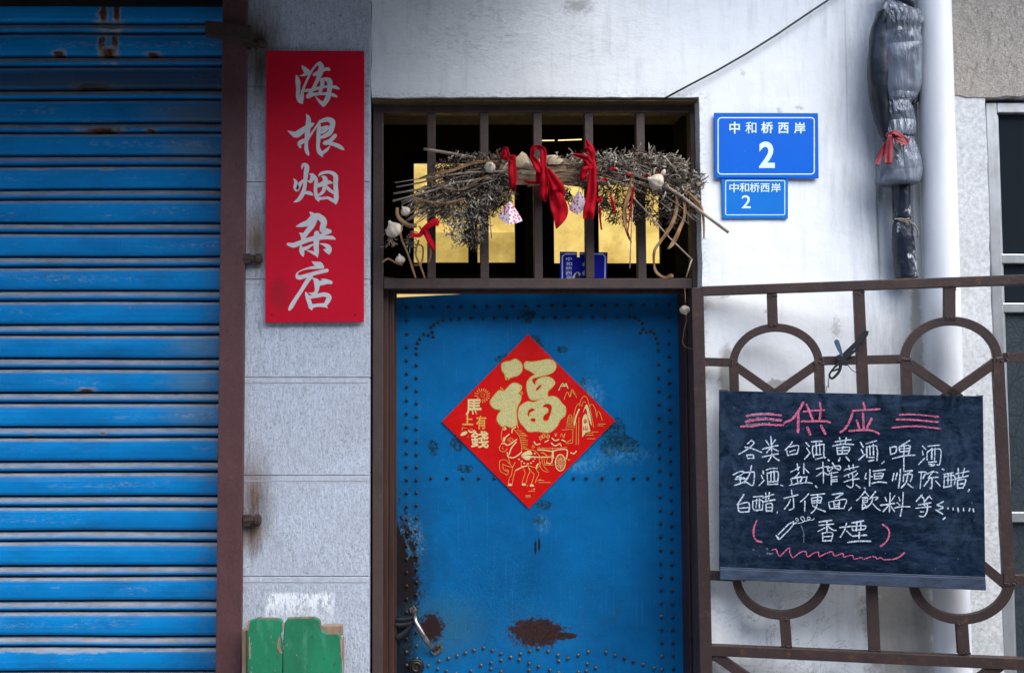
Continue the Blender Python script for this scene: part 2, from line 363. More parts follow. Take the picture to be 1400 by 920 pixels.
# signs
def sheet(name, c1, c2, rough=0.5, dirt=0.12, dirtc=(0.08, 0.06, 0.06)):
    m = Mat(name)
    c = m.mix(m.rng(m.noise(5, 5, 0.6), 0.3, 0.7), c1, c2)
    c = m.mix(m.rng(m.noise(90, 5, 0.75), 0.58, 0.75, 0, dirt), c, dirtc)
    c = m.mix(m.rng(m.noise(220, 2, 0.5), 0.76, 0.79, 0, 0.4), c, (0.6, 0.5, 0.5))
    m.set(c, rough, spec=0.15)
    return m
m = sheet('red sign lacquer', (0.52, 0.003, 0.022), (0.45, 0.003, 0.018), 0.5)
c = m.b.inputs['Base Color'].links[0].from_socket
f = m.spot(382, 402, 13, 22, -0.05, 0.3, 20, 0.25)
m.set(m.mix(m.mul(f, 0.45), c, (0.20, 0.012, 0.016)))
MT['redsign'] = m.m
MT['silver'] = simple('silver lettering', (0.55, 0.56, 0.56), (0.47, 0.48, 0.49), 60, 0.5)
m = sheet('red paper', (0.60, 0.003, 0.002), (0.50, 0.002, 0.002), 0.55, 0.08)
m.bump(m.noise(9, 4, 0.5), 0.35, 0.02, m.bump(m.noise(60, 4, 0.6), 0.12, 0.003))
MT['redpaper'] = m.m
m = Mat('gold glitter')
v = m.voro(950, out='Color')
sep = m.n('ShaderNodeSeparateColor')
m.L(v, sep.inputs[0])
m.set(m.mix(sep.outputs[0], (0.34, 0.27, 0.06), (0.80, 0.74, 0.36)), 0.5, m.rng(sep.outputs[1], 0, 1, 0.0, 0.5))
MT['gold'] = m.m
MT['goldrim'] = simple('gold edge ink', (0.62, 0.34, 0.05), (0.52, 0.26, 0.03), 80, 0.5)
MT['goldline'] = simple('gold line ink', (0.66, 0.40, 0.08), (0.58, 0.25, 0.03), 120, 0.5)
MT['palegold'] = simple('pale gold ink', (0.70, 0.62, 0.30), (0.60, 0.48, 0.18), 160, 0.5)
MT['plateblue'] = sheet('blue plate enamel', (0.004, 0.125, 0.62), (0.004, 0.115, 0.57), 0.35, 0.06, (0.02, 0.07, 0.25)).m
MT['plateblue2'] = sheet('lighter blue plate enamel', (0.006, 0.17, 0.60), (0.006, 0.15, 0.54), 0.38, 0.06, (0.02, 0.07, 0.25)).m
MT['platewhite'] = simple('plate white', (0.66, 0.80, 0.78), (0.60, 0.75, 0.74), 30, 0.5)
MT['navy'] = sheet('old navy enamel', (0.006, 0.010, 0.30), (0.006, 0.010, 0.24), 0.3, 0.15).m
MT['enamelwhite'] = simple('old enamel white', (0.55, 0.62, 0.68), (0.42, 0.48, 0.55), 60, 0.4)
# chalkboard
m = Mat('chalkboard slate')
c = m.mix(m.rng(m.noise(6, 6, 0.65, (0.7, 1, 1.6)), 0.35, 0.68), (0.002, 0.006, 0.014), (0.005, 0.014, 0.033))
c = m.mix(m.rng(m.noise(32, 7, 0.75, (0.35, 1, 1.5), 0.4), 0.48, 0.72, 0, 0.4), c, (0.05, 0.085, 0.15))
c = m.mix(m.rng(m.noise(150, 3, 0.6, (0.2, 1, 1.2)), 0.58, 0.75, 0, 0.22), c, (0.07, 0.11, 0.17))
sm_ = m.mx(m.spot(1010, 640, 45, 150, -.2, 0.6, 8, 0.9), m.mx(m.spot(1160, 545, 200, 26, -.2, .6, 8, .9), m.spot(1300, 640, 50, 130, -.2, .6, 8, .9)))
c = m.mix(m.mul(m.mul(sm_, m.rng(m.noise(22, 6, 0.7, (1, 1, 0.8), 0.8), 0.40, 0.66)), 0.55), c, (0.05, 0.085, 0.14))
c = m.mix(m.rng(m.noise(170, 3, 0.6), 0.70, 0.77, 0, 0.6), c, (0.35, 0.40, 0.46))
m.set(c, 0.85, spec=0.05)
m.bump(m.noise(120, 4, 0.7, (0.2, 1, 1)), 0.2, 0.002)
MT['slate'] = m.m
MT['ledge'] = simple('blue black ledge paint', (0.045, 0.075, 0.13), (0.012, 0.02, 0.036), 40, 0.6, st=(0.4, 1, 1.5), bump=0.3)
MT['boardedge'] = simple('bare wood edge', (0.12, 0.09, 0.06), (0.03, 0.035, 0.045), 60, 0.8)
def chalk(name, col, lo=0.40, hi=0.52, amin=0.25):
    m = Mat(name)
    m.set(col, 0.95, spec=0.1)
    tr = m.n('ShaderNodeBsdfTransparent')
    ms = m.n('ShaderNodeMixShader')
    m.L(m.rng(m.add(m.mul(m.noise(480, 2, 0.7), 0.5), m.mul(m.noise(170, 3, 0.7, (1, 1, 1.4)), 0.5)), lo, hi, amin, 0.97), ms.inputs[0])
    m.L(tr.outputs[0], ms.inputs[1])
    m.L(m.b.outputs[0], ms.inputs[2])
    m.L(ms.outputs[0], m.out.inputs[0])
    return m.m
MT['chalkwhite'] = chalk('white chalk', (0.60, 0.70, 0.82), 0.435, 0.525, 0.30)
MT['chalkpink'] = chalk('pink chalk', (0.66, 0.16, 0.28), 0.435, 0.525, 0.22)
MT['chalkfaint'] = chalk('faint chalk', (0.50, 0.58, 0.72), 0.48, 0.70, 0.05)
# plastics, cloth, plants
MT['pipe'] = None
m = Mat('white pipe plastic')
c = m.mix(m.rng(m.noise(3, 6, 0.65, (3, 1, 0.5)), 0.4, 0.75), (0.74, 0.76, 0.78), (0.58, 0.60, 0.62))
c = m.mix(m.rng(m.noise(14, 7, 0.75, (2.5, 1, 0.35)), 0.60, 0.72, 0, 0.35), c, (0.36, 0.36, 0.36))
c = m.mix(m.rng(m.noise(85, 4, 0.7), 0.69, 0.77, 0, 0.55), c, (0.22, 0.21, 0.2))
m.set(c, 0.4, spec=0.4)
MT['pipe'] = m.m
m = Mat('grey plastic sheet')
c = m.mix(m.rng(m.noise(7, 5, 0.6, (1, 1, 0.5)), 0.35, 0.68), (0.135, 0.158, 0.20), (0.062, 0.075, 0.10))
c = m.mix(m.rng(m.noise(30, 6, 0.7), 0.62, 0.72, 0, 0.4), c, (0.05, 0.055, 0.06))
m.set(c, 0.27, spec=0.8)
b1 = m.bump(m.noise(6, 2, 0.5, (1.2, 1.2, 0.7), 0.6), 0.5, 0.05)
tie = m.mx(m.mx(m.spot(1230, 188, 60, 26, -.15, 0, 5, 0.6), m.spot(1230, 142, 60, 14, -.15, 0, 5, .6)), m.spot(1230, 15, 60, 26, -.15, 0, 5, .6))
m.bump(m.mul(m.noise(20, 3, 0.55, (2.2, 2.2, 0.5), 1.2), m.add(tie, 0.12)), 0.9, 0.03, b1)
MT['greyplastic'] = m.m
MT['blackplastic'] = simple('black plastic', (0.012, 0.016, 0.026), (0.006, 0.008, 0.012), 20, 0.3, bump=0.3, bscale=45)
m = Mat('painted black plastic')
c = m.mix(m.rng(m.noise(26, 6, 0.7, (1, 1, 0.6)), 0.57, 0.62, 0, 0.9), (0.010, 0.015, 0.028), (0.55, 0.58, 0.62))
m.set(c, 0.32)
m.bump(m.noise(28, 4, 0.6, (1, 1, 0.5)), 0.7, 0.012)
MT['spotplastic'] = m.m
MT['redtie'] = simple('faded red tie', (0.24, 0.010, 0.02), (0.14, 0.005, 0.010), 40, 0.6)
MT['redcloth'] = simple('red cotton', (0.42, 0.002, 0.012), (0.28, 0.001, 0.008), 30, 0.8, st=(1, 1, 0.4), bump=0.5, bscale=70, spec=0.1)
MT['blackcloth'] = simple('black cloth string', (0.006, 0.010, 0.016), (0.004, 0.005, 0.008), 60, 0.8)
MT['bluecloth'] = simple('dusty blue cloth end', (0.05, 0.10, 0.17), (0.035, 0.07, 0.12), 60, 0.8)
MT['cable'] = simple('black cable', (0.012, 0.012, 0.014), (0.02, 0.02, 0.022), 60, 0.5)
MT['wire'] = simple('thin wire', (0.10, 0.10, 0.11), (0.05, 0.05, 0.055), 60, 0.45, 0.8)
m = Mat('grey dried leaf')
c = m.mix(m.rng(m.noise(16, 3, 0.6), 0.36, 0.62), (0.15, 0.125, 0.09), (0.58, 0.56, 0.48))
c = m.mix(m.rng(m.noise(120, 3, 0.6), 0.4, 0.65), c, (0.20, 0.16, 0.115))
m.set(c, 0.95, spec=0.1)
MT['greyleaf'] = m.m
MT['darkleaf'] = simple('dark dried leaf', (0.050, 0.027, 0.022), (0.014, 0.008, 0.007), 70, 0.95)
MT['brownleaf'] = simple('brown dried leaf', (0.22, 0.14, 0.085), (0.09, 0.055, 0.035), 70, 0.95)
MT['stalk'] = simple('dry stalk', (0.40, 0.32, 0.25), (0.20, 0.145, 0.105), 60, 0.85, st=(0.3, 1, 1), bump=0.3)
MT['straw'] = simple('straw sheath', (0.42, 0.28, 0.15), (0.11, 0.055, 0.028), 75, 0.8, st=(0.25, 1, 2.2), bump=0.3)
MT['husk'] = simple('pale husk', (0.62, 0.51, 0.35), (0.40, 0.29, 0.17), 60, 0.8, bump=0.3)
MT['tanleaf'] = simple('tan dry leaf strip', (0.30, 0.17, 0.075), (0.16, 0.08, 0.035), 35, 0.75, bump=0.3)
MT['garlic'] = simple('garlic skin', (0.62, 0.55, 0.44), (0.42, 0.34, 0.25), 40, 0.6, st=(2, 2, 0.4), bump=0.2)
m = Mat('sachet cloth')
v = m.voro(105)
c = m.mix(m.rng(v, 0.44, 0.36), (0.72, 0.66, 0.72), (0.55, 0.02, 0.10))
c = m.mix(m.rng(m.noise(60, 4), 0.5, 0.65, 0, 0.5), c, (0.70, 0.33, 0.42))
m.set(c, 0.7)
MT['sachet'] = m.m
# green painted boards
m = Mat('green board paint')
c = m.mix(m.rng(m.noise(9, 6, 0.65, (1, 1, 0.6)), 0.35, 0.7), (0.006, 0.20, 0.088), (0.008, 0.125, 0.055))
c = m.mix(m.rng(m.noise(60, 6, 0.75), 0.55, 0.68, 0, 0.7), c, (0.006, 0.075, 0.032))
c = m.mix(m.rng(m.noise(18, 7, 0.75, (1.6, 1, 0.5)), 0.54, 0.70, 0, 0.45), c, (0.10, 0.30, 0.22))
c = m.mix(m.rng(m.noise(70, 5, 0.7, (1, 1, 0.5)), 0.66, 0.70, 0, 0.85), c, (0.36, 0.35, 0.29))
m.set(c, 0.55)
m.bump(m.noise(80, 5, 0.7, (1, 1, 0.2)), 0.2, 0.003)
MT['green'] = m.m
MT['rawwood'] = simple('bare weathered wood', (0.34, 0.24, 0.16), (0.19, 0.12, 0.08), 50, 0.85, st=(1, 1, 0.15), bump=0.4)
MT['alu'] = simple('weathered aluminium', (0.50, 0.52, 0.54), (0.33, 0.33, 0.32), 24, 0.38, 0.75, st=(1, 1, 0.4), bump=0.15)
m = Mat('window glass')
m.set((0.012, 0.016, 0.020), 0.06, spec=0.35)
MT['glass'] = m.m
m = Mat('frosted patterned glass')
vv = m.voro(16, feature='DISTANCE_TO_EDGE')
v2 = m.voro(48, feature='DISTANCE_TO_EDGE')
c = m.mix(m.rng(vv, 0.05, 0.01, 0, 0.6), (0.030, 0.042, 0.050), (0.012, 0.018, 0.022))
c = m.mix(m.rng(v2, 0.06, 0.02, 0, 0.6), c, (0.010, 0.014, 0.017))
m.set(c, 0.35, spec=0.4)
m.bump(v2, 0.3, 0.004)
MT['frosted'] = m.m
# lit panes seen inside: dirty yellow glass with a lamp-lit room behind
def litpane(name, col, st):
    m = Mat(name)
    dirt = m.rng(m.noise(11, 8, 0.75), 0.46, 0.72, 0, 0.6)
    sp = m.rng(m.noise(85, 4, 0.65), 0.64, 0.70, 0, 0.75)
    c = m.mix(m.rng(m.noise(3.2, 4, 0.6, (1, 1, 1.4), 0.8), 0.38, 0.66), tuple(v * 1.12 for v in col), (col[0] * .68, col[1] * .6, col[2] * .45))
    c = m.mix(m.mx(dirt, sp), c, tuple(v * 0.42 for v in col))
    m.set(c, 0.5)
    m.L(c, m.b.inputs['Emission Color'])
    m.b.inputs['Emission Strength'].default_value = st
    return m.m
MT['lit'] = litpane('lit dirty yellow pane', (0.74, 0.54, 0.17), 0.40)
MT['litdull'] = litpane('lit dull yellow pane', (0.60, 0.44, 0.13), 0.33)
MT['tube'] = litpane('lamp glow strip', (1.0, 0.75, 0.3), 0.7)
MT['asphalt'] = simple('alley paving', (0.20, 0.20, 0.20), (0.12, 0.12, 0.12), 14, 0.9, bump=0.3)
MT['canopy'] = simple('grey unseen shade sheet', (0.10, 0.10, 0.11), (0.07, 0.07, 0.075), 6, 0.8)

# ------------------------------------------------------------------ mesh builder
class MB:
    def __init__(s): s.v = []; s.f = []; s.e = 0.0
    def quad(s, *p):
        i = len(s.v); s.v += [Vector(q) for q in p]; s.f.append(tuple(range(i, i + len(p))))
    def box(s, x0, x1, y0, y1, z0, z1):
        s.hexa([(x0, y0, z0), (x1, y0, z0), (x1, y0, z1), (x0, y0, z1)], [(x0, y1, z0), (x1, y1, z0), (x1, y1, z1), (x0, y1, z1)])
    def hexa(s, a, b):
        s.prism(a, b)
    def prism(s, a, b):
        """two matching outlines joined by sides"""
        n = len(a); i = len(s.v)
        s.v += [Vector(q) for q in a] + [Vector(q) for q in b]
        s.f.append(tuple(range(i, i + n)))
        s.f.append(tuple(range(i + 2 * n - 1, i + n - 1, -1)))
        for k in range(n):
            l = (k + 1) % n
            s.f.append((i + k, i + n + k, i + n + l, i + l))
    def slab(s, pts, fn, t, e=0.0):
        """outline in photo pixels on a plane function, thickness t away from the viewer"""
        a = [fn(x, y, e) for x, y in pts]
        b = [fn(x, y, e - t) for x, y in pts]
        # keep world outline the same front and back
        nrm = (a[1] - a[0]).cross(a[2] - a[0]).normalized()
        if nrm.dot(a[0] - CAMP) < 0: nrm = -nrm
        b = [p + nrm * t for p in a]
        s.prism(a, b)
    def tube(s, pts, r, n=8, caps=True, flat=1.0):
        pts = [Vector(p) for p in pts]
        rs = r if isinstance(r, (list, tuple)) else [r] * len(pts)
        i0 = len(s.v); up = None
        for k, p in enumerate(pts):
            d = (pts[min(k + 1, len(pts) - 1)] - pts[max(k - 1, 0)])
            d = d.normalized() if d.length > 1e-9 else Vector((1, 0, 0))
            if up is None:
                up = Vector((0, 1, 0)) if abs(d.y) < 0.9 else Vector((0, 0, 1))
            a = (up - d * up.dot(d)).normalized(); up = a
            b = d.cross(a)
            for j in range(n):
                t = 2 * math.pi * j / n
                s.v.append(p + a * math.cos(t) * rs[k] * flat + b * math.sin(t) * rs[k])
        for k in range(len(pts) - 1):
            for j in range(n):
                l = (j + 1) % n
                s.f.append((i0 + k * n + j, i0 + k * n + l, i0 + (k + 1) * n + l, i0 + (k + 1) * n + j))
        if caps:
            s.f.append(tuple(i0 + j for j in range(n - 1, -1, -1)))
            s.f.append(tuple(i0 + (len(pts) - 1) * n + j for j in range(n)))
    def lathe(s, prof, c, axis=Vector((0, 0, 1)), n=16):
        axis = axis.normalized()
        a = axis.orthogonal().normalized(); b = axis.cross(a)
        i0 = len(s.v)
        for (r, h) in prof:
            for j in range(n):
                t = 2 * math.pi * j / n
                s.v.append(Vector(c) + axis * h + (a * math.cos(t) + b * math.sin(t)) * r)
        for k in range(len(prof) - 1):
            for j in range(n):
                l = (j + 1) % n
                s.f.append((i0 + k * n + j, i0 + k * n + l, i0 + (k + 1) * n + l, i0 + (k + 1) * n + j))
        s.f.append(tuple(i0 + j for j in range(n)))
        s.f.append(tuple(i0 + (len(prof) - 1) * n + j for j in range(n)))
    def stroke(s, pts, fn, w=None, smooth=True, sub=5, jit=0.0, cap=True):
        """flat pen or brush stroke in photo pixels: points (x, y[, width])"""
        P = [(p[0], p[1], (p[2] if len(p) > 2 else w)) for p in pts]
        if len(P) == 1: P = [(P[0][0] - 0.5, P[0][1], P[0][2]), (P[0][0] + 0.5, P[0][1], P[0][2])]
        Q = []
        if smooth and len(P) > 2:
            for k in range(len(P) - 1):
                p0 = P[max(k - 1, 0)]; p1 = P[k]; p2 = P[k + 1]; p3 = P[min(k + 2, len(P) - 1)]
                for q in range(sub):
                    t = q / sub
                    Q.append(tuple(0.5 * ((2 * p1[i]) + (-p0[i] + p2[i]) * t + (2 * p0[i] - 5 * p1[i] + 4 * p2[i] - p3[i]) * t * t + (-p0[i] + 3 * p1[i] - 3 * p2[i] + p3[i]) * t ** 3) for i in range(3)))
            Q.append(P[-1])
        else:
            for k in range(len(P) - 1):
                nn = sub if jit else 1
                for q in range(nn):
                    t = q / nn
                    Q.append(tuple(P[k][i] * (1 - t) + P[k + 1][i] * t for i in range(3)))
            Q.append(P[-1])
        s.e += 0.00006
        L = []; Rr = []
        n = len(Q)
        for k, q in enumerate(Q):
            a = Q[max(k - 1, 0)]; b = Q[min(k + 1, n - 1)]
            dx, dy = b[0] - a[0], b[1] - a[1]
            l = math.hypot(dx, dy) or 1
            nx, ny = -dy / l, dx / l
            h = max(q[2], 0.2) / 2 * (1 + (random.uniform(-jit, jit) if jit else 0))
            L.append((q[0] + nx * h, q[1] + ny * h)); Rr.append((q[0] - nx * h, q[1] - ny * h))
        i = len(s.v)
        for a, b in zip(L, Rr): s.v += [fn(*a, s.e), fn(*b, s.e)]
        for k in range(n - 1): s.f.append((i + 2 * k, i + 2 * k + 1, i + 2 * k + 3, i + 2 * k + 2))
        if cap:
            for (q, p, idx) in ((Q[0], Q[1], 0), (Q[-1], Q[-2], n - 1)):
                h = max(q[2], 0.2) / 2
                if h < 0.3: continue
                dx, dy = q[0] - p[0], q[1] - p[1]
                a0 = math.atan2(dy, dx)
                fan = [(q[0] + math.cos(a0 + t) * h, q[1] + math.sin(a0 + t) * h) for t in [math.pi / 2 * u for u in (-1, -0.5, 0, 0.5, 1)]]
                j = len(s.v)
                s.v += [fn(*p_, s.e) for p_ in fan]
                s.f.append(tuple(range(j, j + 5)))
    def poly(s, outlines, fn, smooth=True):
        """filled outline(s) in pixels; later outlines are holes"""
        s.e += 0.00006
        cu = bpy.data.curves.new('outline', 'CURVE')
        cu.dimensions = '2D'; cu.fill_mode = 'FRONT'
        for o in outlines:
            pts = []
            n = len(o)
            for k in range(n):
                p0, p1, p2, p3 = o[k - 1], o[k], o[(k + 1) % n], o[(k + 2) % n]
                for q in range(5 if smooth else 1):
                    t = q / 5
                    pts.append(tuple(0.5 * ((2 * p1[i]) + (-p0[i] + p2[i]) * t + (2 * p0[i] - 5 * p1[i] + 4 * p2[i] - p3[i]) * t * t + (-p0[i] + 3 * p1[i] - 3 * p2[i] + p3[i]) * t ** 3) for i in range(2)))
            sp = cu.splines.new('POLY'); sp.points.add(len(pts) - 1); sp.use_cyclic_u = True
            for k, p in enumerate(pts): sp.points[k].co = (p[0], -p[1], 0, 1)
        s._take(cu, lambda x, y: fn(x, -y, s.e))
    def _take(s, cu, mapf):
        ob = bpy.data.objects.new('temp', cu); COL.objects.link(ob)
        dg = bpy.context.evaluated_depsgraph_get()
        me = bpy.data.meshes.new_from_object(ob.evaluated_get(dg))
        i = len(s.v)
        s.v += [mapf(v.co.x, v.co.y) for v in me.vertices]
        s.f += [tuple(i + k for k in p.vertices) for p in me.polygons]
        bpy.data.meshes.remove(me); bpy.data.objects.remove(ob); bpy.data.curves.remove(cu)
    def glyph(s, ch, box, fn, bold=0.0):
        """one written sign fitted into a pixel box x0,y0,x1,y1"""
        s.e += 0.00006
        cu = bpy.data.curves.new('sign', 'FONT')
        cu.body = ch; cu.size = 1.0; cu.offset = bold; cu.fill_mode = 'FRONT'; cu.resolution_u = 6
        ob = bpy.data.objects.new('temp', cu); COL.objects.link(ob)
        dg = bpy.context.evaluated_depsgraph_get()
        me = bpy.data.meshes.new_from_object(ob.evaluated_get(dg))
        xs = [v.co.x for v in me.vertices]; ys = [v.co.y for v in me.vertices]
        if xs:
            X0, X1, Y0, Y1 = min(xs), max(xs), min(ys), max(ys)
            i = len(s.v)
            for v in me.vertices:
                u = (v.co.x - X0) / (X1 - X0); t = (v.co.y - Y0) / (Y1 - Y0)
                s.v.append(fn(box[0] + u * (box[2] - box[0]), box[3] + t * (box[1] - box[3]), s.e))
            s.f += [tuple(i + k for k in p.vertices) for p in me.polygons]
        bpy.data.meshes.remove(me); bpy.data.objects.remove(ob); bpy.data.curves.remove(cu)

def P3(px, py, Y): return V(px, py, Y)

def base_of(root):
    return Vector(root.location) if root is not None else Vector((0, 0, 0))
ROOTBASE = {}
def obj(name, mb, material, parent=None, bevel=0.0, smooth=False, closed=True, seg=2):
    base = Vector((0, 0, 0))
    if parent is not None:
        q = parent
        base = ROOTBASE.get(q.name, Vector((0, 0, 0)))
    elif mb.v:
        base = Vector(((min(v.x for v in mb.v) + max(v.x for v in mb.v)) / 2, (min(v.y for v in mb.v) + max(v.y for v in mb.v)) / 2, min(v.z for v in mb.v)))
    me = bpy.data.meshes.new(name)
    me.from_pydata([tuple(v - base) for v in mb.v], [], mb.f)
    me.validate()
    if closed:
        bm = bmesh.new(); bm.from_mesh(me)
        bmesh.ops.remove_doubles(bm, verts=bm.verts, dist=1e-6) if len(bm.verts) < 60000 else None
        bmesh.ops.recalc_face_normals(bm, faces=bm.faces)
        bm.to_mesh(me); bm.free()
    me.materials.append(MT[material] if isinstance(material, str) else material)
    if smooth:
        for p in me.polygons: p.use_smooth = True
    o = bpy.data.objects.new(name, me)
    COL.objects.link(o)
    if parent is None:
        o.location = base
        ROOTBASE[o.name] = base
    else:
        o.parent = parent
        ROOTBASE[o.name] = base
    if bevel:
        b = o.modifiers.new('bevel', 'BEVEL'); b.width = bevel; b.segments = seg; b.limit_method = 'ANGLE'; b.angle_limit = R(40)
    return o
def tag(o, label, cat, group=None, kind=None):
    if label: o['label'] = label
    if cat: o['category'] = cat
    if group: o['group'] = group
    if kind: o['kind'] = kind
    return o
def thing(name, loc, label, cat, group=None):
    o = bpy.data.objects.new(name, None)
    o.empty_display_size = 0.1
    o.location = loc
    COL.objects.link(o)
    ROOTBASE[o.name] = Vector(loc)
    return tag(o, label, cat, group)
def struct(name, mb, mat, **kw):
    o = obj(name, mb, mat, **kw); o['kind'] = 'structure'; return o

# ------------------------------------------------------------------ ground
mb = MB()
mb.quad((-60, -60, 0), (60, -60, 0), (60, 0.0, 0), (-60, 0.0, 0))
struct('ground', mb, 'asphalt', closed=False)
# unseen wall added across the alley: it keeps the low sky off this wall
mb = MB()
mb.box(-14, 14, -7.6, -7.0, 0, 5.6)
struct('sky_block_wall', mb, 'canopy')

# ------------------------------------------------------------------ the walls
def gridwall(mb, xs0, zs0, holes, step, amp, Y, depth, edge=0.003, seed=0.0):
    def fill(b):
        b = sorted(set(round(q, 4) for q in b)); r = []
        for a, c in zip(b[:-1], b[1:]):
            n = max(1, int(round((c - a) / step)))
            r += [a + (c - a) * k / n for k in range(n)]
        return r + [b[-1]]
    xs, zs = fill(xs0), fill(zs0)
    def inside(x, z): return any(h[0] < x < h[1] and h[2] < z < h[3] for h in holes)
    idx = {}; idb = {}
    def vert(i, k, back):
        d = idb if back else idx
        if (i, k) in d: return d[(i, k)]
        x, z = xs[i], zs[k]
        q = mnoise.noise(Vector((x * 3.1 + seed, z * 3.1, seed))) * amp + mnoise.noise(Vector((x * 11, z * 11, seed + 4))) * amp * 0.45
        ex = mnoise.noise(Vector((x * 23, z * 23, 9 + seed))) * edge; ez = mnoise.noise(Vector((x * 23, z * 23, 31 + seed))) * edge
        d[(i, k)] = len(mb.v)
        mb.v.append(Vector((x + ex, Y + (depth if back else q), z + ez)))
        return d[(i, k)]
    cells = {(i, k) for i in range(len(xs) - 1) for k in range(len(zs) - 1) if not inside((xs[i] + xs[i + 1]) / 2, (zs[k] + zs[k + 1]) / 2)}
    for (i, k) in cells:
        mb.f.append((vert(i, k, 0), vert(i + 1, k, 0), vert(i + 1, k + 1, 0), vert(i, k + 1, 0)))
        for (di, dk, a, b) in ((-1, 0, (i, k), (i, k + 1)), (1, 0, (i + 1, k + 1), (i + 1, k)), (0, -1, (i + 1, k), (i, k)), (0, 1, (i, k + 1), (i + 1, k + 1))):
            if (i + di, k + dk) not in cells:
                mb.f.append((vert(*a, 0), vert(*b, 0), vert(*b, 1), vert(*a, 1)))

XL = wx(507, 300); XO = wx(958, 250); XWIN = wx(1352, 300); XEND = XWIN + 1.3
ZT = wz(-170); ZL = wz(133)
XPB = wx(1296, 60)
mb = MB()
ZPB = wz(118)
gridwall(mb, [XL, XO, XPB, XWIN, XEND], [0, ZPB, ZL, ZT], [(XL - 1, XO, -1, ZL), (XWIN, XEND + 1, -1, ZL), (XPB, XEND + 1, ZPB, ZT + 1)], 0.028, 0.005, 0.0, 0.30)
wall = obj('plaster_wall', mb, 'plaster', smooth=False)
for p in wall.data.polygons: p.use_smooth = True
md = wall.modifiers.new('hard', 'EDGE_SPLIT'); md.split_angle = R(45)
tag(wall, 'white lime plastered house wall around the blue door, paint stained and scuffed', 'wall')
mb = MB()
gridwall(mb, [XPB + 0.004, XWIN, XEND], [ZPB + 0.004, ZL, ZT], [(XWIN, XEND + 1, 0, ZL)], 0.012, 0.005, -0.004, 0.30, edge=0.009, seed=3.3)
pb = obj('render_panel', mb, 'pebble', parent=wall)
for p in pb.data.polygons: p.use_smooth = True
md = pb.modifiers.new('hard', 'EDGE_SPLIT'); md.split_angle = R(45)
pb['label'] = 'rough beige pebbledash above the window'
mb = MB()  # near-black boxes added only to darken the reveal sides
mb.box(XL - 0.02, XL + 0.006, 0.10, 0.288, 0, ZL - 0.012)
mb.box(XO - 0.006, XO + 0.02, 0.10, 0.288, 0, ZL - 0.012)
obj('reveal_darkening', mb, 'dark', parent=wall)
# dusty brown underside of the lintel
mb = MB()
mb.box(XL + 0.004, XO - 0.004, 0.012, 0.29, ZL - 0.010, ZL - 0.002)
obj('lintel_soffit', mb, 'soffit', parent=wall)

# stone pilaster, coursed
mb = MB(); YP = -0.03
XP0, XP1 = wx(326, 460, YP), wx(505.5, 460, YP)
js = [wz(y, YP) for y in (-160, -16, 118, 249, 382, 516, 650, 788, 926, 1064)] + [0.0]
for a, b in zip(js[:-1], js[1:]):
    mb.box(XP0, XP1, YP, 0.29, b + 0.0008, a - 0.0008)
pil = obj('stone_pilaster', mb, 'stone', bevel=0.0022)
tag(pil, 'grey chiselled stone pilaster with horizontal joints between shutter and doorway', 'pilaster')
mb = MB()
mb.box(XP0 + 0.004, XP1 - 0.004, YP + 0.006, 0.28, 0, js[0])
for a in js[1:-1]:      # raised fillet line under every joint
    mb.box(XP0 + 0.002, XP1 - 0.004, YP - 0.0012, YP + 0.01, a - 0.017, a - 0.0145)
obj('mortar_joint', mb, 'joint', parent=pil)

# ------------------------------------------------------------------ roller shutter, its post, unseen shade canopy over it
mb = MB()
X0, X1 = wx(-140, 460, YS), wx(309, 460, YS)
per = (wz(46, YS) - wz(885, YS)) / 18.0
z0 = wz(46, YS)
prof = [(0.000, 0.030), (0.0022, 0.0085), (0.0055, 0.003), (0.0095, -0.0005), (0.014, -0.0018), (0.026, -0.0040), (0.044, -0.0046), (0.060, -0.0030), (0.067, 0.0008), (0.0690, 0.006), (0.0700, 0.030),
        (0.0755, 0.030), (0.0765, 0.0125), (0.0795, 0.0085), (0.0840, 0.0045), (0.0885, 0.0012), (0.0935, -0.0006), (0.0980, 0.0015), (0.1005, 0.006), (0.1015, 0.030), (0.1063, 0.030)]
sc = per / 0.1065
pts = []
for k in range(-3, 30):
    zt = z0 - k * per
    if zt < 0.02: break
    for (t, y) in prof:
        pts.append((zt - t * sc, YS + y))
nx = 30
for (z, y) in pts:
    for i in range(nx + 1):
        x = X0 + (X1 - X0) * i / nx
        mb.v.append(Vector((x, y + mnoise.noise(Vector((x * 3.2, z * 6, 1))) * 0.0042, z + mnoise.noise(Vector((x * 1.9, z * 9, 6))) * 0.0026)))
for k in range(len(pts) - 1):
    for i in range(nx):
        a = k * (nx + 1) + i
        mb.f.append((a, a + nx + 1, a + nx + 2, a + 1))
rs = thing('roller_shutter', ((X0 + X1) / 2, YS, 0), 'blue steel roller shutter with scratched horizontal slats and rust spots', 'shutter')
obj('curtain', mb, 'shutter', parent=rs, closed=False)
mb = MB()
mb.box(X0, X1, YS + 0.04, YS + 0.06, 0, wz(-170))
obj('backing_sheet', mb, 'dark', parent=rs)
mb = MB()
mb.box(X0, X1, YS - 0.05, YS + 0.03, wz(2, YS - 0.05), wz(-60, YS))
obj('head_box', mb, 'dark', parent=rs)
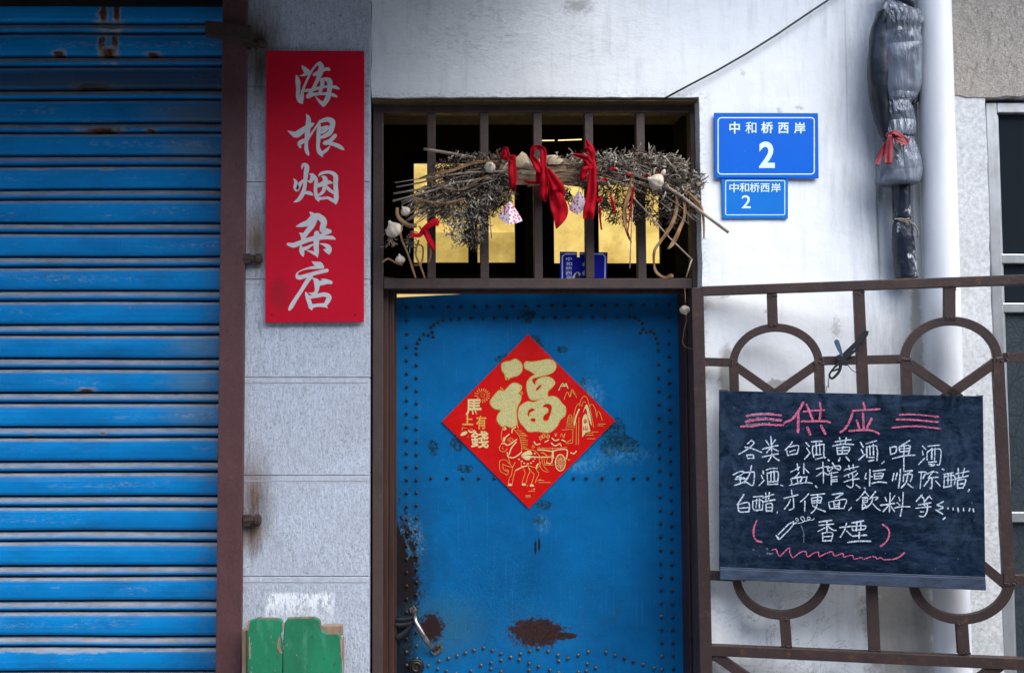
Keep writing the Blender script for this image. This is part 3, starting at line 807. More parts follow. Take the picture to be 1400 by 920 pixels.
# post
YQ = -0.055
mb = MB()
qx0, qx1 = wx(299.5, 460, YQ), wx(333.5, 460, YQ)
mb.box(qx0, qx1, YQ, YS + 0.02, 0, wz(-170))
post = thing('shutter_post', ((qx0 + qx1) / 2, YQ, 0), 'brown painted steel post beside the roller shutter with rusty lugs', 'post')
obj('channel', mb, 'post', parent=post, bevel=0.0025)
for (px, py, ln, h) in ((345, 354, 29, 14), (344, 711, 28, 15), (350, 60, 32, 12)):
    mb = MB()
    a = V(333, py, -0.045); b = V(px + ln / 2 - 1, py, -0.045)
    hh = h * 0.0011
    mb.tube([a, a.lerp(b, 0.8), b], [hh * 0.85, hh * 0.75, hh * 0.7], 10)
    mb.tube([a.lerp(b, 0.62), a.lerp(b, 0.66), a.lerp(b, 0.92), a.lerp(b, 0.97)], [hh * 0.7, hh * 1.1, hh * 1.1, hh * 0.7], 12)
    mb.box(a.x, a.x + 0.022, -0.056, -0.028, a.z - hh, a.z + hh)
    obj('hinge_lug', mb, 'rust', parent=post, bevel=0.0015)
mb = MB()
a = V(280, 28, -0.085)
mb.prism([V(280, 28, -0.085), V(344, 35, -0.085), V(344, 56, -0.085), V(280, 47, -0.085)], [V(280, 28, -0.085) + Vector((0, .03, 0)), V(344, 35, -0.085) + Vector((0, .03, 0)), V(344, 56, -0.085) + Vector((0, .03, 0)), V(280, 47, -0.085) + Vector((0, .03, 0))])
obj('latch_bar', mb, 'rust', parent=post, bevel=0.002)
# unseen canopy over the shutter, widened past the pilaster to shade wall and door
mb = MB()
zc = wz(-34, 0)
CXR = wx(790, 0)
mb.prism([(X0 - 1.2, -1.0, zc + 0.02), (CXR, -1.0, zc + 0.02), (CXR, -0.031, zc + 0.22), (X0 - 1.2, -0.031, zc + 0.22)],
         [(X0 - 1.2, -1.0, zc + 0.05), (CXR, -1.0, zc + 0.05), (CXR, -0.031, zc + 0.25), (X0 - 1.2, -0.031, zc + 0.25)])
mb2 = MB()
ze = ZT + 0.12
mb2.box(CXR + 0.02, XEND + 1.0, -0.42, 0.3, ze, ze + 0.12)  # unseen eave added to shade the top of the wall
struct('shade_eave', mb2, 'canopy')
can = struct('shade_canopy', mb, 'canopy')

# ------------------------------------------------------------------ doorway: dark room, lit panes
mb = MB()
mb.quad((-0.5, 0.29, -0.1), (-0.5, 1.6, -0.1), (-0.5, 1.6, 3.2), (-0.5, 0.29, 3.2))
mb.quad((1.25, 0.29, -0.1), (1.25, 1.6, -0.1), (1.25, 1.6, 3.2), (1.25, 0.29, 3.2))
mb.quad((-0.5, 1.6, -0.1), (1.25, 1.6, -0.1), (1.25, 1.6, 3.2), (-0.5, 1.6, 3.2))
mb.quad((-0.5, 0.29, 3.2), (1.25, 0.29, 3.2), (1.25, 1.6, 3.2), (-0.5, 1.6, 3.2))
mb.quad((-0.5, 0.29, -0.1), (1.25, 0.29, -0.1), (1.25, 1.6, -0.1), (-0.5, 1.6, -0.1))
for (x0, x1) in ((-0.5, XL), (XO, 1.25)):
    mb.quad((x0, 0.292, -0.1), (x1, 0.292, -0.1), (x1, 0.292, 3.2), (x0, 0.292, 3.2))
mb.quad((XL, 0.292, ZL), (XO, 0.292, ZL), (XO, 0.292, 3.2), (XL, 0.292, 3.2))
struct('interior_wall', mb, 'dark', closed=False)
YI = 1.0
def inner_window(label, x0, x1, y0, y1, mull, mat, extra=None):
    t = thing('inner_window', V((x0 + x1) / 2, y1, YI), label, 'window', 'lit windows inside the dark room')
    mb = MB(); fn = front(YI)
    def bar(a, b, c, d, dep=0.03):
        A = V(a, b, YI - dep); B = V(c, d, YI - dep)
        mb.box(A.x, B.x, YI - dep, YI + 0.02, B.z, A.z)
    bar(x0 - 14, y0 - 12, x0, y1 + 16); bar(x1, y0 - 12, x1 + 14, y1 + 16)
    bar(x0, y0 - 12, x1, y0); bar(x0, y1, x1, y1 + 16)
    for (a, b) in mull: bar(a, y0, b, y1, 0.025)
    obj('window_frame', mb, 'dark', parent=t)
    mb = MB()
    A = V(x0, y0, YI); B = V(x1, y1, YI)
    mb.box(A.x, B.x, YI, YI + 0.006, B.z, A.z)
    p = obj('pane', mb, mat, parent=t)
    if extra:
        for (a, b, c, d, mt) in extra:
            mb = MB(); A = V(a, b, YI - 0.01); B = V(c, d, YI - 0.01)
            mb.box(A.x, B.x, YI - 0.012, YI - 0.004, B.z, A.z)
            obj('pane', mb, mt, parent=t)
    return t
inner_window('lit yellow window seen left through the bars behind the herb bundle', 566, 704, 222, 359, [(640, 652), (648, 653)], 'lit', [(566, 318, 704, 359, 'litdull'), (520, 397, 700, 425, 'lit')])  # lowest glowing pane is added so light shows above the door
inner_window('speckled lit yellow window seen right through the bars above the old navy plate', 757, 902, 228, 360, [(806, 819)], 'lit', [(748, 262, 752, 362, 'litdull')])
t = thing('lamp_tube', V(765, 193, 0.9), 'thin glowing lamp strip inside the dark room above the lit windows', 'lamp')
mb = MB(); mb.tube([V(741, 192.5, 0.9), V(758, 192.3, 0.9)], 0.002, 8); obj('tube', mb, 'tube', parent=t)
mb = MB(); mb.tube([V(763, 192.2, 0.9), V(795, 191, 0.9)], 0.002, 8); obj('tube', mb, 'tube', parent=t)

# ------------------------------------------------------------------ steel frame with transom bars
YF = 0.05
fx0, fx1 = wx(509.5, 460, YF), wx(959.5, 260, YF)
zb0, zb1 = wz(394.5, YF), wz(380.5, YF)
ztop, zt2 = wz(140, YF), wz(154, YF)
fr = thing('transom_grille', ((fx0 + fx1) / 2, YF, 0), 'dark brown steel door surround with vertical bars across the transom opening', 'grille')
wd = (ztop - zt2)
mb = MB()
mb.box(fx0, fx0 + wd, YF, YF + 0.045, 0.02, ztop)
obj('jamb', mb, 'frame', parent=fr, bevel=0.0025)
mb = MB()
mb.box(fx1 - wd, fx1, YF, YF + 0.045, 0.02, ztop)
obj('jamb', mb, 'frame', parent=fr, bevel=0.0025)
mb = MB()
mb.box(fx0 + wd + .001, fx1 - wd - .001, YF + 0.002, YF + 0.043, zt2, ztop)
obj('head_rail', mb, 'frame', parent=fr, bevel=0.0025)
mb = MB()
mb.box(fx0 + wd + .001, fx1 - wd - .001, YF + 0.002, YF + 0.043, zb0, zb1)
obj('transom_rail', mb, 'frame', parent=fr, bevel=0.0025)
for k, px in enumerate((590, 662.5, 736, 806.5, 877.5)):
    x = wx(px, 270, YF)
    mb = MB()
    mb.box(x - 0.0135, x + 0.0135, YF + 0.006, YF + 0.034, zb1 - .0005, zt2 + .0005)
    obj('bar', mb, 'frame', parent=fr, bevel=0.002)
mb = MB()          # rust-eaten edge strip on the right of the surround
for k in range(40):
    z1 = ztop - k * (ztop - 0.1) / 40; z2 = z1 - (ztop - 0.1) / 40 * random.uniform(0.5, 1.0)
    d = random.uniform(0.001, 0.006)
    mb.box(fx1 + 0.0005, fx1 + 0.003 + d, YF + 0.004, YF + 0.03, z2, z1)
obj('rusty_edge', mb, 'rustedge', parent=fr)
# timber door case behind it
YW = 0.10
dc = thing('door_case', ((fx0 + fx1) / 2, YW, 0), 'dark brown timber case around the blue door', 'door frame')
zh = wz(395, YW)
dl0, dl1 = wx(541, 660, YD), wx(937, 660, YD)
mb = MB()
mb.box(fx0 + 0.012, wx(531, 660, YW), YW, YW + 0.12, 0.02, zh + 0.04)
mb.box(wx(531, 660, YW), wx(539, 660, YW + 0.02), YW + 0.018, YW + 0.12, 0.02, zh + 0.04)
mb.box(wx(536, 660, YD), wx(542.5, 660, YD), YD - 0.02, YD - 0.004, 0.02, zh + 0.04)
obj('jamb', mb, 'wood', parent=dc, bevel=0.003)
mb = MB()
mb.box(wx(945, 660, YW), fx1 - 0.012, YW, YW + 0.12, 0.02, zh + 0.04)
mb.box(wx(939.5, 660, YW + 0.02), wx(945, 660, YW), YW + 0.018, YW + 0.12, 0.02, zh + 0.04)
obj('jamb', mb, 'wood', parent=dc, bevel=0.003)
mb = MB()
mb.box(wx(541, 460, YW), wx(938, 460, YW), YW + 0.005, YW + 0.035, wz(402.3, YW + 0.035), zh + 0.035)
obj('head', mb, 'wood', parent=dc, bevel=0.003)
mb = MB()
mb.box(fx0, fx1, 0.02, 0.25, 0.0, 0.018)
struct('threshold_floor', mb, 'asphalt')

# ------------------------------------------------------------------ the blue door
door = thing('door', ((dl0 + dl1) / 2, YD, 0.025), 'blue painted sheet metal door with stud borders, worn black edge and rust patch', 'door')
mb = MB()
zl, zr = wz(406.8, YD), wz(400.0, YD)
nx_, nz_ = 24, 60
def topz(u): return zl + (zr - zl) * min(1, u * 3.0)
for k in range(nz_ + 1):
    for i in range(nx_ + 1):
        u = i / nx_; t = k / nz_
        x = dl0 + (dl1 - dl0) * u; z = 0.03 + (topz(u) - 0.03) * t
        e = min(u, 1 - u, t, 1 - t)
        y = YD + (mnoise.noise(Vector((x * 3.2, z * 2.4, 2))) * 0.004 if e > 0 else 0)
        mb.v.append(Vector((x, y, z)))
W_ = nx_ + 1
for k in range(nz_):
    for i in range(nx_):
        a = k * W_ + i
        mb.f.append((a, a + 1, a + 1 + W_, a + W_))
def rim(seq):
    b = len(mb.v)
    for q in seq: mb.v.append(mb.v[q] + Vector((0, 0.035, 0)))
    for j in range(len(seq) - 1): mb.f.append((seq[j], seq[j + 1], b + j + 1, b + j))
rim([k * W_ for k in range(nz_ + 1)]); rim([k * W_ + nx_ for k in range(nz_ + 1)]); rim([nz_ * W_ + i for i in range(W_)]); rim(list(range(W_)))
leaf = obj('leaf', mb, 'door', parent=door, closed=False, smooth=True)
md = leaf.modifiers.new('hard', 'EDGE_SPLIT'); md.split_angle = R(50)

studs = []
def z8(x, y): return (520 + x / 2.874, 380 + y / 2.874)
def zb(x, y): return (500 + x / 2.917, 680 + y / 2.917)
for x in (104, 158, 208, 268, 316, 370, 420, 470, 520, 572, 622, 675, 725, 778, 830, 880, 930, 983, 1034, 1085, 1134): studs.append(z8(x, 118 - (x - 104) * 0.012))
for x in (312, 358, 405, 450, 497, 543, 590, 641, 687, 736, 785, 835, 884, 933): studs.append(z8(x, 160 - (x - 300) * .006))
for p in ((278, 163), (248, 167), (228, 174), (212, 183), (199, 195), (205, 212), (208, 230), (190, 224), (172, 220), (157, 238), (147, 255), (143, 275), (143, 298),
          (978, 153), (1000, 157), (1016, 167), (1030, 180), (1033, 200), (1022, 215), (1045, 212), (1062, 208), (1075, 218), (1083, 236), (1090, 257), (1092, 283)): studs.append(z8(*p))
for y in range(168, 1600, 52): studs.append((556.2, 380 + y / 2.874))
for y in range(343, 1600, 50): studs.append((569.6, 380 + y / 2.874))
for k, y in enumerate(range(157, 1600, 51)): studs.append((914 + k * 0.24, 380 + y / 2.874))
for k, y in enumerate(range(340, 1600, 52)): studs.append((900.5 + k * 0.2, 380 + y / 2.874))
for x in (140, 200, 263, 325, 387, 449, 510, 760, 810, 873, 935, 996, 1050): studs.append(z8(x, 785))
for p in ((250, 668), (293, 650), (330, 640), (365, 630), (398, 618), (432, 608), (470, 598), (505, 608), (540, 622), (578, 635), (618, 622), (655, 610), (688, 600), (728, 612), (768, 627), (806, 640), (848, 627), (888, 614),
          (960, 616), (996, 628), (1032, 640), (1068, 653), (1107, 664), (1150, 680), (288, 682), (322, 690), (460, 668), (500, 658), (540, 648), (500, 682), (540, 693), (612, 645), (652, 660), (690, 672), (735, 686), (652, 687), (770, 650),
          (884, 662), (917, 678), (880, 690), (848, 695), (770, 697), (360, 700), (420, 690)): studs.append(zb(*p))
studs = [s for s in studs if not (680 < s[0] < 764 and 470 < s[1] < 690)]
uniq = []
for s in studs:
    if all(math.hypot(s[0] - q[0], s[1] - q[1]) > 5 for q in uniq): uniq.append(s)
uniq.sort(key=lambda s: -s[1])
def stud_shape(mb, c):
    mb.lathe([(0.0054, 0.0), (0.0054, 0.0010), (0.0046, 0.0028), (0.0026, 0.0040), (0.0005, 0.0044)], c, Vector((0, -1, 0)), 10)
pm = MB(); stud_shape(pm, Vector((0, 0, 0)))
me_d = {}
for key in ('stud', 'brass'):
    me = bpy.data.meshes.new('stud')
    me.from_pydata([tuple(v) for v in pm.v], [], pm.f); me.materials.append(MT[key])
    for p in me.polygons: p.use_smooth = True
    me_d[key] = me
rest = MB()
for k, s in enumerate(uniq):
    P = V(s[0], s[1], YD - 0.003)
    if k < 100:
        o = bpy.data.objects.new('stud', me_d['brass' if (s[1] > 880 and s[0] < 850 or s[1] > 840 and random.random() < .25) else 'stud'])
        COL.objects.link(o); o.parent = door
        o.location = P - ROOTBASE[door.name]
    else:
        stud_shape(rest, P)
o = obj('studs', rest, 'stud', parent=door, smooth=True); o['kind'] = 'stuff'

# pull handle, lock
def zh_(x, y): return (530 + x / 9.2, 820 + y / 9.2)
h = [V(*zh_(*p), YD) for p in ((325, 110), (350, 240), (400, 330), (470, 450), (545, 555), (620, 610))]
mb = MB()
offs = (-0.004, -0.030, -0.040, -0.041, -0.034, -0.006)
pts = [p + Vector((0, q, 0)) for p, q in zip(h, offs)]
mb.tube(pts, [0.0085, 0.0072, 0.0085, 0.009, 0.008, 0.007], 12, flat=0.6)
hd = obj('handle', mb, 'chrome', parent=door, smooth=True)
mb = MB()
fn = front(YD - 0.004)
mb.slab([zh_(*p) for p in ((560, 600), (640, 525), (695, 590), (690, 640), (590, 700), (540, 655))], fn, 0.004, 0.003)
mb.slab([zh_(*p) for p in ((270, 110), (330, 65), (375, 125), (350, 180), (290, 170))], fn, 0.004, 0.003)
obj('handle_plate', mb, 'chrome', parent=hd, bevel=0.0012)
mb = MB()
for p in ((650, 590), (575, 640), (330, 110)): mb.lathe([(0.0035, 0), (0.003, 0.0015), (0.0005, 0.002)], V(*zh_(*p), YD - 0.0075), Vector((0, -1, 0)), 8)
obj('screw', mb, 'lock', parent=hd)
mb = MB()
c = V(*zh_(360, 830), YD)
mb.lathe([(0.026, 0), (0.026, 0.006), (0.023, 0.011), (0.019, 0.012), (0.018, 0.010), (0.0175, 0.014), (0.012, 0.016), (0.011, 0.014), (0.004, 0.014)], c, Vector((0, -1, 0)), 28)
lk = obj('lock_cylinder', mb, 'lock', parent=door, smooth=True)
mb = MB(); mb.box(c.x - 0.0012, c.x + 0.0012, c.y - 0.0165, c.y - 0.012, c.z - 0.006, c.z + 0.006)
obj('keyhole', mb, 'rust', parent=lk)
# dark cloth strip tied on the handle, tucked behind the door edge
mb = MB()
for (a, b, w0, w1) in (((118, 250), (350, 215), 46, 60), ((118, 320), (345, 275), 60, 50), ((130, 470), (320, 300), 70, 40)):
    mb.stroke([(*zh_(*a), w0 / 9.2), (*zh_((a[0] + b[0]) / 2, (a[1] + b[1]) / 2 + 12), (w0 + w1) / 20), (*zh_(*b), w1 / 9.2)], front(YD - 0.022))
tc = obj('cloth_strip', mb, 'blackcloth', closed=False, smooth=True)
md = tc.modifiers.new('thick', 'SOLIDIFY'); md.thickness = 0.003; md.offset = 1
tag(tc, 'dark blue black cloth strip tied round the chrome door handle', 'cloth')

# ------------------------------------------------------------------ red fortune paper on the door
YPp = YD - 0.006
fp = thing('fortune_poster', V(722, 695, YPp), 'red diamond paper with gold glitter character and horse cart drawing on the blue door', 'poster')
mb = MB()
mb.slab([(722, 457), (841, 575), (723, 695), (604, 576)], front(YPp), 0.0012)
obj('paper', mb, 'redpaper', parent=fp)
fn = front(YPp)
def zf(pts): return [(660 + x / 7.67, 480 + y / 7.67) for x, y in pts]
G1 = [[(200, 140), (235, 115), (290, 105), (340, 85), (385, 110), (411, 150), (405, 210), (370, 250), (310, 270), (270, 282), (245, 268), (230, 240), (205, 200)]]
G2 = [[(310, 340), (360, 340), (405, 370), (395, 410), (372, 440), (400, 472), (393, 520), (365, 570), (352, 620), (353, 700), (360, 770), (335, 780), (305, 797), (278, 795), (240, 778), (205, 788), (170, 760), (150, 710), (165, 660), (188, 620), (130, 605), (90, 570), (80, 530), (110, 480), (170, 415), (222, 420), (270, 375)]]
G3 = [[(435, 150), (455, 112), (510, 115), (590, 105), (690, 88), (742, 107), (768, 160), (740, 215), (680, 245), (600, 265), (535, 280), (500, 300), (478, 308), (512, 268), (545, 245), (500, 210), (450, 185)]]
G4 = [[(497, 290), (470, 320), (462, 380), (475, 450), (500, 503), (545, 512), (620, 493), (672, 488), (680, 430), (692, 410), (750, 348), (745, 310), (700, 275), (640, 275), (590, 290), (560, 320), (550, 355), (522, 332), (512, 300)],
      [(555, 415), (562, 382), (615, 346), (607, 385), (572, 415)]]
G5 = [[(385, 590), (430, 550), (480, 530), (520, 538), (560, 530), (640, 492), (740, 475), (790, 500), (830, 550), (866, 590), (862, 670), (810, 720), (780, 780), (720, 840), (660, 853), (570, 840), (480, 842), (440, 800), (390, 740), (372, 670)],
      [(466, 665), (472, 625), (510, 598), (550, 612), (520, 635), (495, 652), (484, 690)], [(497, 715), (520, 700), (552, 706), (552, 740), (525, 744), (503, 732)],
      [(622, 585), (650, 556), (690, 550), (724, 575), (722, 630), (706, 680), (686, 727), (640, 730), (628, 700), (645, 665), (680, 640), (682, 605), (655, 592)]]
def grow(o, d):
    n = len(o); A = sum(o[i - 1][0] * o[i][1] - o[i][0] * o[i - 1][1] for i in range(n)); sg = 1 if A > 0 else -1
    r = []
    for k in range(n):
        a, b = o[k - 1], o[(k + 1) % n]
        dx, dy = b[0] - a[0], b[1] - a[1]; l = math.hypot(dx, dy) or 1
        r.append((o[k][0] + dy / l * d * sg, o[k][1] - dx / l * d * sg))
    return r
rimb, gb = MB(), MB()
rimb.e = 0.0002; gb.e = 0.0012
for G in (G1, G2, G3, G4, G5):
    rimb.poly([zf(grow(o, 7 if k == 0 else -6)) for k, o in enumerate(G)], fn)
    gb.poly([zf(o) for o in G], fn)
for a, b in (((232, 250), (242, 300)), ((255, 270), (250, 300)), ((280, 272), (272, 302)), ((195, 400), (188, 380)), ((215, 412), (205, 392)), ((390, 440), (415, 425)), ((400, 462), (420, 440)), ((360, 770), (372, 805))):
    rimb.stroke(zf([a, b]), fn, 1.3)
obj('character_rim', rimb, 'goldrim', parent=fp, closed=False)
obj('gold_character', gb, 'gold', parent=fp, closed=False)
# small characters
sm, so_ = MB(), MB(); sm.e = so_.e = 0.0003
def zs(b): return (620 + b[0] / 9.2, 520 + b[1] / 9.2, 620 + b[2] / 9.2, 520 + b[3] / 9.2)
sm.glyph('馬', zs((150, 235, 350, 440)), fn, 0.022)
so_.glyph('上', zs((110, 435, 248, 562)), fn, 0.03)
so_.glyph('有', zs((285, 440, 412, 612)), fn, 0.022)
sm.glyph('錢', zs((218, 632, 442, 850)), fn, 0.018)
ln = so_
pl = sm
# fireworks
c0 = (620 + 368 / 9.2, 520 + 185 / 9.2)
for k in range(17):
    a = k / 17 * 2 * math.pi
    r0, r1 = random.uniform(4.5, 6.5), random.uniform(8.5, 11.5)
    ln.stroke([(c0[0] + math.cos(a) * r0, c0[1] + math.sin(a) * r0, 0.5), (c0[0] + math.cos(a + .1) * r1, c0[1] + math.sin(a + .1) * r1, 1.1)], fn)
for k in range(9):
    a = k / 9 * 2 * math.pi
    ln.stroke([(c0[0] + math.cos(a) * 1.6, c0[1] + math.sin(a) * 1.6, 0.4), (c0[0] + math.cos(a) * 3.4, c0[1] + math.sin(a) * 3.4, 0.4)], fn)
# ingots left
def ingot(x, y, s, mbx):
    mbx.poly([[(x - s, y - s * .45), (x - s * .5, y), (x, y + .05 * s), (x + s * .5, y), (x + s, y - s * .45), (x + s * .75, y + s * .35), (x, y + s * .6), (x - s * .75, y + s * .35)]], fn)
    ln.stroke([(x - s * .55, y - s * .2, .5), (x, y - s * .75, .5), (x + s * .55, y - s * .2, .5)], fn)
ingot(644.5, 589, 4.4, pl)
pl.poly([[(629.5, 595), (632, 591), (637, 589.5), (639, 591), (636.5, 594), (632, 595.5)]], fn)
for pts in (((632, 588), (632, 584.5), (637, 585)), ((645, 594), (644, 596.5)), ((640, 596), (640, 598))): ln.stroke(list(pts), fn, 0.7)
# horse and cart, line drawing (zoom coordinates of the detail)
def zc_(pts): return [(670 + x / 9.2, 575 + y / 9.2) for x, y in pts]
HL = [  # thin orange lines
    [(150, 130), (140, 200), (155, 250), (160, 290)], [(115, 330), (130, 380), (185, 388), (215, 350)], [(120, 345), (135, 305), (165, 285)],
    [(150, 130), (165, 85), (200, 75)], [(330, 140), (370, 200), (395, 300), (400, 400)], [(300, 110), (330, 140)],
    [(225, 235), (260, 218), (290, 235), (265, 265), (230, 255), (225, 235)], [(240, 240), (262, 240)], [(160, 340), (165, 355)],
    [(230, 440), (240, 500), (260, 560), (280, 580), (250, 580), (200, 565), (165, 550)], [(120, 510), (150, 490), (210, 500), (240, 540)],
    [(120, 510), (120, 580), (135, 640), (175, 660)], [(160, 545), (165, 600), (185, 625), (225, 640)], [(175, 660), (210, 680), (230, 650), (225, 620), (190, 615)],
    [(320, 520), (285, 590), (270, 680), (240, 730), (232, 800)], [(320, 630), (300, 690), (285, 760), (280, 800)],
    [(400, 570), (440, 650), (420, 720), (405, 780)], [(480, 580), (500, 640), (470, 710), (455, 780)], [(480, 570), (520, 640), (555, 670), (540, 740), (520, 790)],
    [(600, 560), (590, 620), (615, 660), (590, 720), (570, 780)], [(390, 500), (395, 580)], [(470, 560), (600, 590), (640, 520)],
    [(470, 375), (540, 370), (600, 410), (640, 470)], [(620, 470), (630, 560), (650, 610), (700, 640), (740, 640)], [(650, 450), (670, 560), (720, 620)],
    [(640, 400), (690, 420), (720, 470), (700, 560)], [(660, 390), (720, 440)], [(680, 480), (690, 560)],
    [(700, 550), (760, 560), (810, 550)], [(540, 345), (530, 330), (545, 310), (560, 330), (540, 345)], [(600, 340), (780, 350), (970, 335)], [(785, 340), (790, 370)],
    [(600, 750), (680, 750)], [(610, 777), (760, 777)], [(485, 887), (565, 887)], [(528, 887), (528, 868)], [(620, 750), (630, 735), (640, 748)],
    [(885, 200), (905, 160), (910, 200)], [(920, 215), (945, 160), (935, 215)], [(950, 280), (1020, 240)], [(960, 290), (1030, 280)], [(620, 210), (640, 250)], [(975, 490), (1010, 490), (985, 500)],
    [(820, 175), (815, 160)], [(835, 172), (845, 158)], [(470, 830), (470, 815)],
]
for k in range(9): HL.append([(340 + k * 12, 120 + k * 30), (400 + (k % 3) * 20 + k * 6, 130 + k * 28)])
for k in range(8): HL.append([(395, 160 + k * 27), (450 + (k % 2) * 25, 165 + k * 27)])
for p in HL: ln.stroke(zc_(p), fn, 0.75, sub=4)
HP = [  # broader pale strokes
    [(180, 80), (200, 105), (170, 110)], [(320, 80), (280, 110), (275, 150)], [(240, 170), (195, 210), (175, 260)], [(175, 210), (170, 260)], [(145, 290), (180, 285), (215, 310)],
    [(215, 310), (260, 290), (335, 235)], [(330, 270), (270, 340), (240, 425)], [(215, 400), (225, 450)], [(230, 455), (290, 465), (350, 435), (395, 395)],
    [(400, 430), (560, 455), (745, 457)], [(400, 450), (530, 460)], [(320, 625), (390, 590)], [(580, 600), (590, 560), (610, 540)], [(400, 580), (465, 565)],
    [(600, 365), (690, 370), (785, 385), (790, 375)], [(800, 470), (805, 380), (965, 365), (958, 480)], [(785, 385), (775, 530), (715, 530)],
    [(555, 265), (580, 300), (630, 290)], [(780, 220), (820, 250), (865, 235)], [(770, 280), (820, 315), (880, 285)], [(690, 270), (735, 245)], [(905, 240), (945, 260)], [(890, 300), (895, 320)],
    [(825, 180), (825, 190)], [(1015, 400), (1050, 415), (1085, 385)]]
for p in HP: pl.stroke(zc_(p), fn, 1.5, sub=4)
for (x, y, rr) in ((365, 485, 1.1), (400, 510, .8), (430, 533, 1), (475, 540, 1), (515, 533, .9), (545, 508, .9), (565, 475, .9), (562, 412, 1), (555, 860, .9)): pl.stroke(zc_([(x, y)]), fn, rr * 1.7)
pl.poly([zc_([(405, 420), (470, 380), (510, 380), (530, 425), (470, 430)])], fn)
pl.poly([zc_([(410, 455), (500, 462), (495, 490), (450, 490)])], fn)
for (x, y) in ((250, 805), (425, 800), (525, 812)): pl.poly([zc_([(x - 22, y + 12), (x - 15, y - 12), (x + 15, y - 12), (x + 28, y + 12)])], fn)
for (x, y) in ((640, 215), (675, 190), (730, 195)): ln.stroke(zc_([(x - 20, y), (x, y - 20), (x + 20, y), (x, y + 25), (x - 20, y)]), fn, 1.2)
wc = (670 + 885 / 9.2, 575 + 528 / 9.2)
ring = [(wc[0] + math.cos(t) * 6.7, wc[1] + math.sin(t) * 11.2) for t in [2 * math.pi * k / 28 for k in range(29)]]
pl.stroke(ring, fn, 1.3, sub=1)
ring = [(wc[0] + math.cos(t) * 5.2, wc[1] + math.sin(t) * 9.4) for t in [2 * math.pi * k / 24 for k in range(25)]]
ln.stroke(ring, fn, 0.5, sub=1)
for k in range(12):
    t = 2 * math.pi * k / 12
    pl.stroke([(wc[0] + math.cos(t) * 2, wc[1] + math.sin(t) * 3.3), (wc[0] + math.cos(t) * 4.6, wc[1] + math.sin(t) * 8)], fn, 0.75)
ln.stroke([wc], fn, 2.2)
ln.stroke([(753.8, 624.2)], fn, 3.4)
# mountains on the right
def zm(pts): return [(750 + x / 9.2, 510 + y / 9.2) for x, y in pts]
for p, q in (([(130, 215), (175, 130), (200, 160), (220, 130), (245, 190)], 1.1), ([(165, 160), (200, 165), (235, 160)], 1.0)): pl.stroke(zm(p), fn, q)
for p in ([(195, 335), (240, 235), (270, 300), (300, 205), (355, 310)], [(250, 260), (275, 290), (290, 240)], [(305, 225), (330, 270)],
          [(325, 690), (320, 560), (340, 450), (375, 385), (400, 400)], [(390, 420), (410, 340), (450, 290), (490, 320), (520, 430), (545, 540), (570, 680)],
          [(420, 420), (440, 360), (470, 370)], [(520, 420), (550, 390), (590, 450), (610, 560)], [(610, 560), (620, 490), (650, 500), (680, 600)],
          [(305, 880), (310, 700)], [(350, 900), (352, 620)], [(380, 900), (385, 560)], [(240, 620), (260, 530), (295, 540), (300, 620)], [(170, 715), (300, 705)],
          [(480, 760), (560, 755)], [(470, 785), (570, 780)], [(490, 825), (590, 825)], [(545, 740), (630, 740)], [(630, 640), (720, 640)], [(620, 660), (690, 662)]): ln.stroke(zm(p), fn, 0.75, sub=4)
for k in range(8): ln.stroke(zm([(240 - k * 3, 560 + k * 18), (270, 552 + k * 18), (300 + k, 562 + k * 17)]), fn, 0.5)
pl.stroke(zm([(325, 650), (345, 550), (385, 455)]), fn, 2.0)
pl.poly([zm([(455, 430), (470, 400), (492, 405), (520, 500), (545, 660), (500, 560), (470, 440), (435, 500)])], fn)
pl.poly([zm([(425, 810), (425, 580), (445, 530), (465, 508), (490, 540), (528, 735), (470, 745)])], fn, smooth=False)
rd = MB(); rd.e = 0.0085
rd.glyph('金', (750 + 438 / 9.2, 510 + 575 / 9.2, 750 + 495 / 9.2, 510 + 640 / 9.2), fn, 0.015)
rd.glyph('山', (750 + 440 / 9.2, 510 + 660 / 9.2, 750 + 495 / 9.2, 510 + 718 / 9.2), fn, 0.025)
ln.glyph('鸿', (718.5, 676.5, 722, 680.5), fn, 0.01)
ln.glyph('辉', (722.3, 676.5, 726, 680.5), fn, 0.01)
def squash(mb, lo, hi):
    """keep the printed layers within a hair of the paper"""
    e = [v.y for v in mb.v]
    a, b = max(e), min(e)
    for v in mb.v: v.y = YPp - (lo + (hi - lo) * ((a - v.y) / max(a - b, 1e-9)))
squash(sm, 0.0004, 0.0014); squash(so_, 0.0003, 0.0013); squash(rd, 0.0020, 0.0022)
obj('pale_print', sm, 'palegold', parent=fp, closed=False)
obj('line_print', so_, 'goldline', parent=fp, closed=False)
obj('stone_lettering', rd, 'redpaper', parent=fp, closed=False)

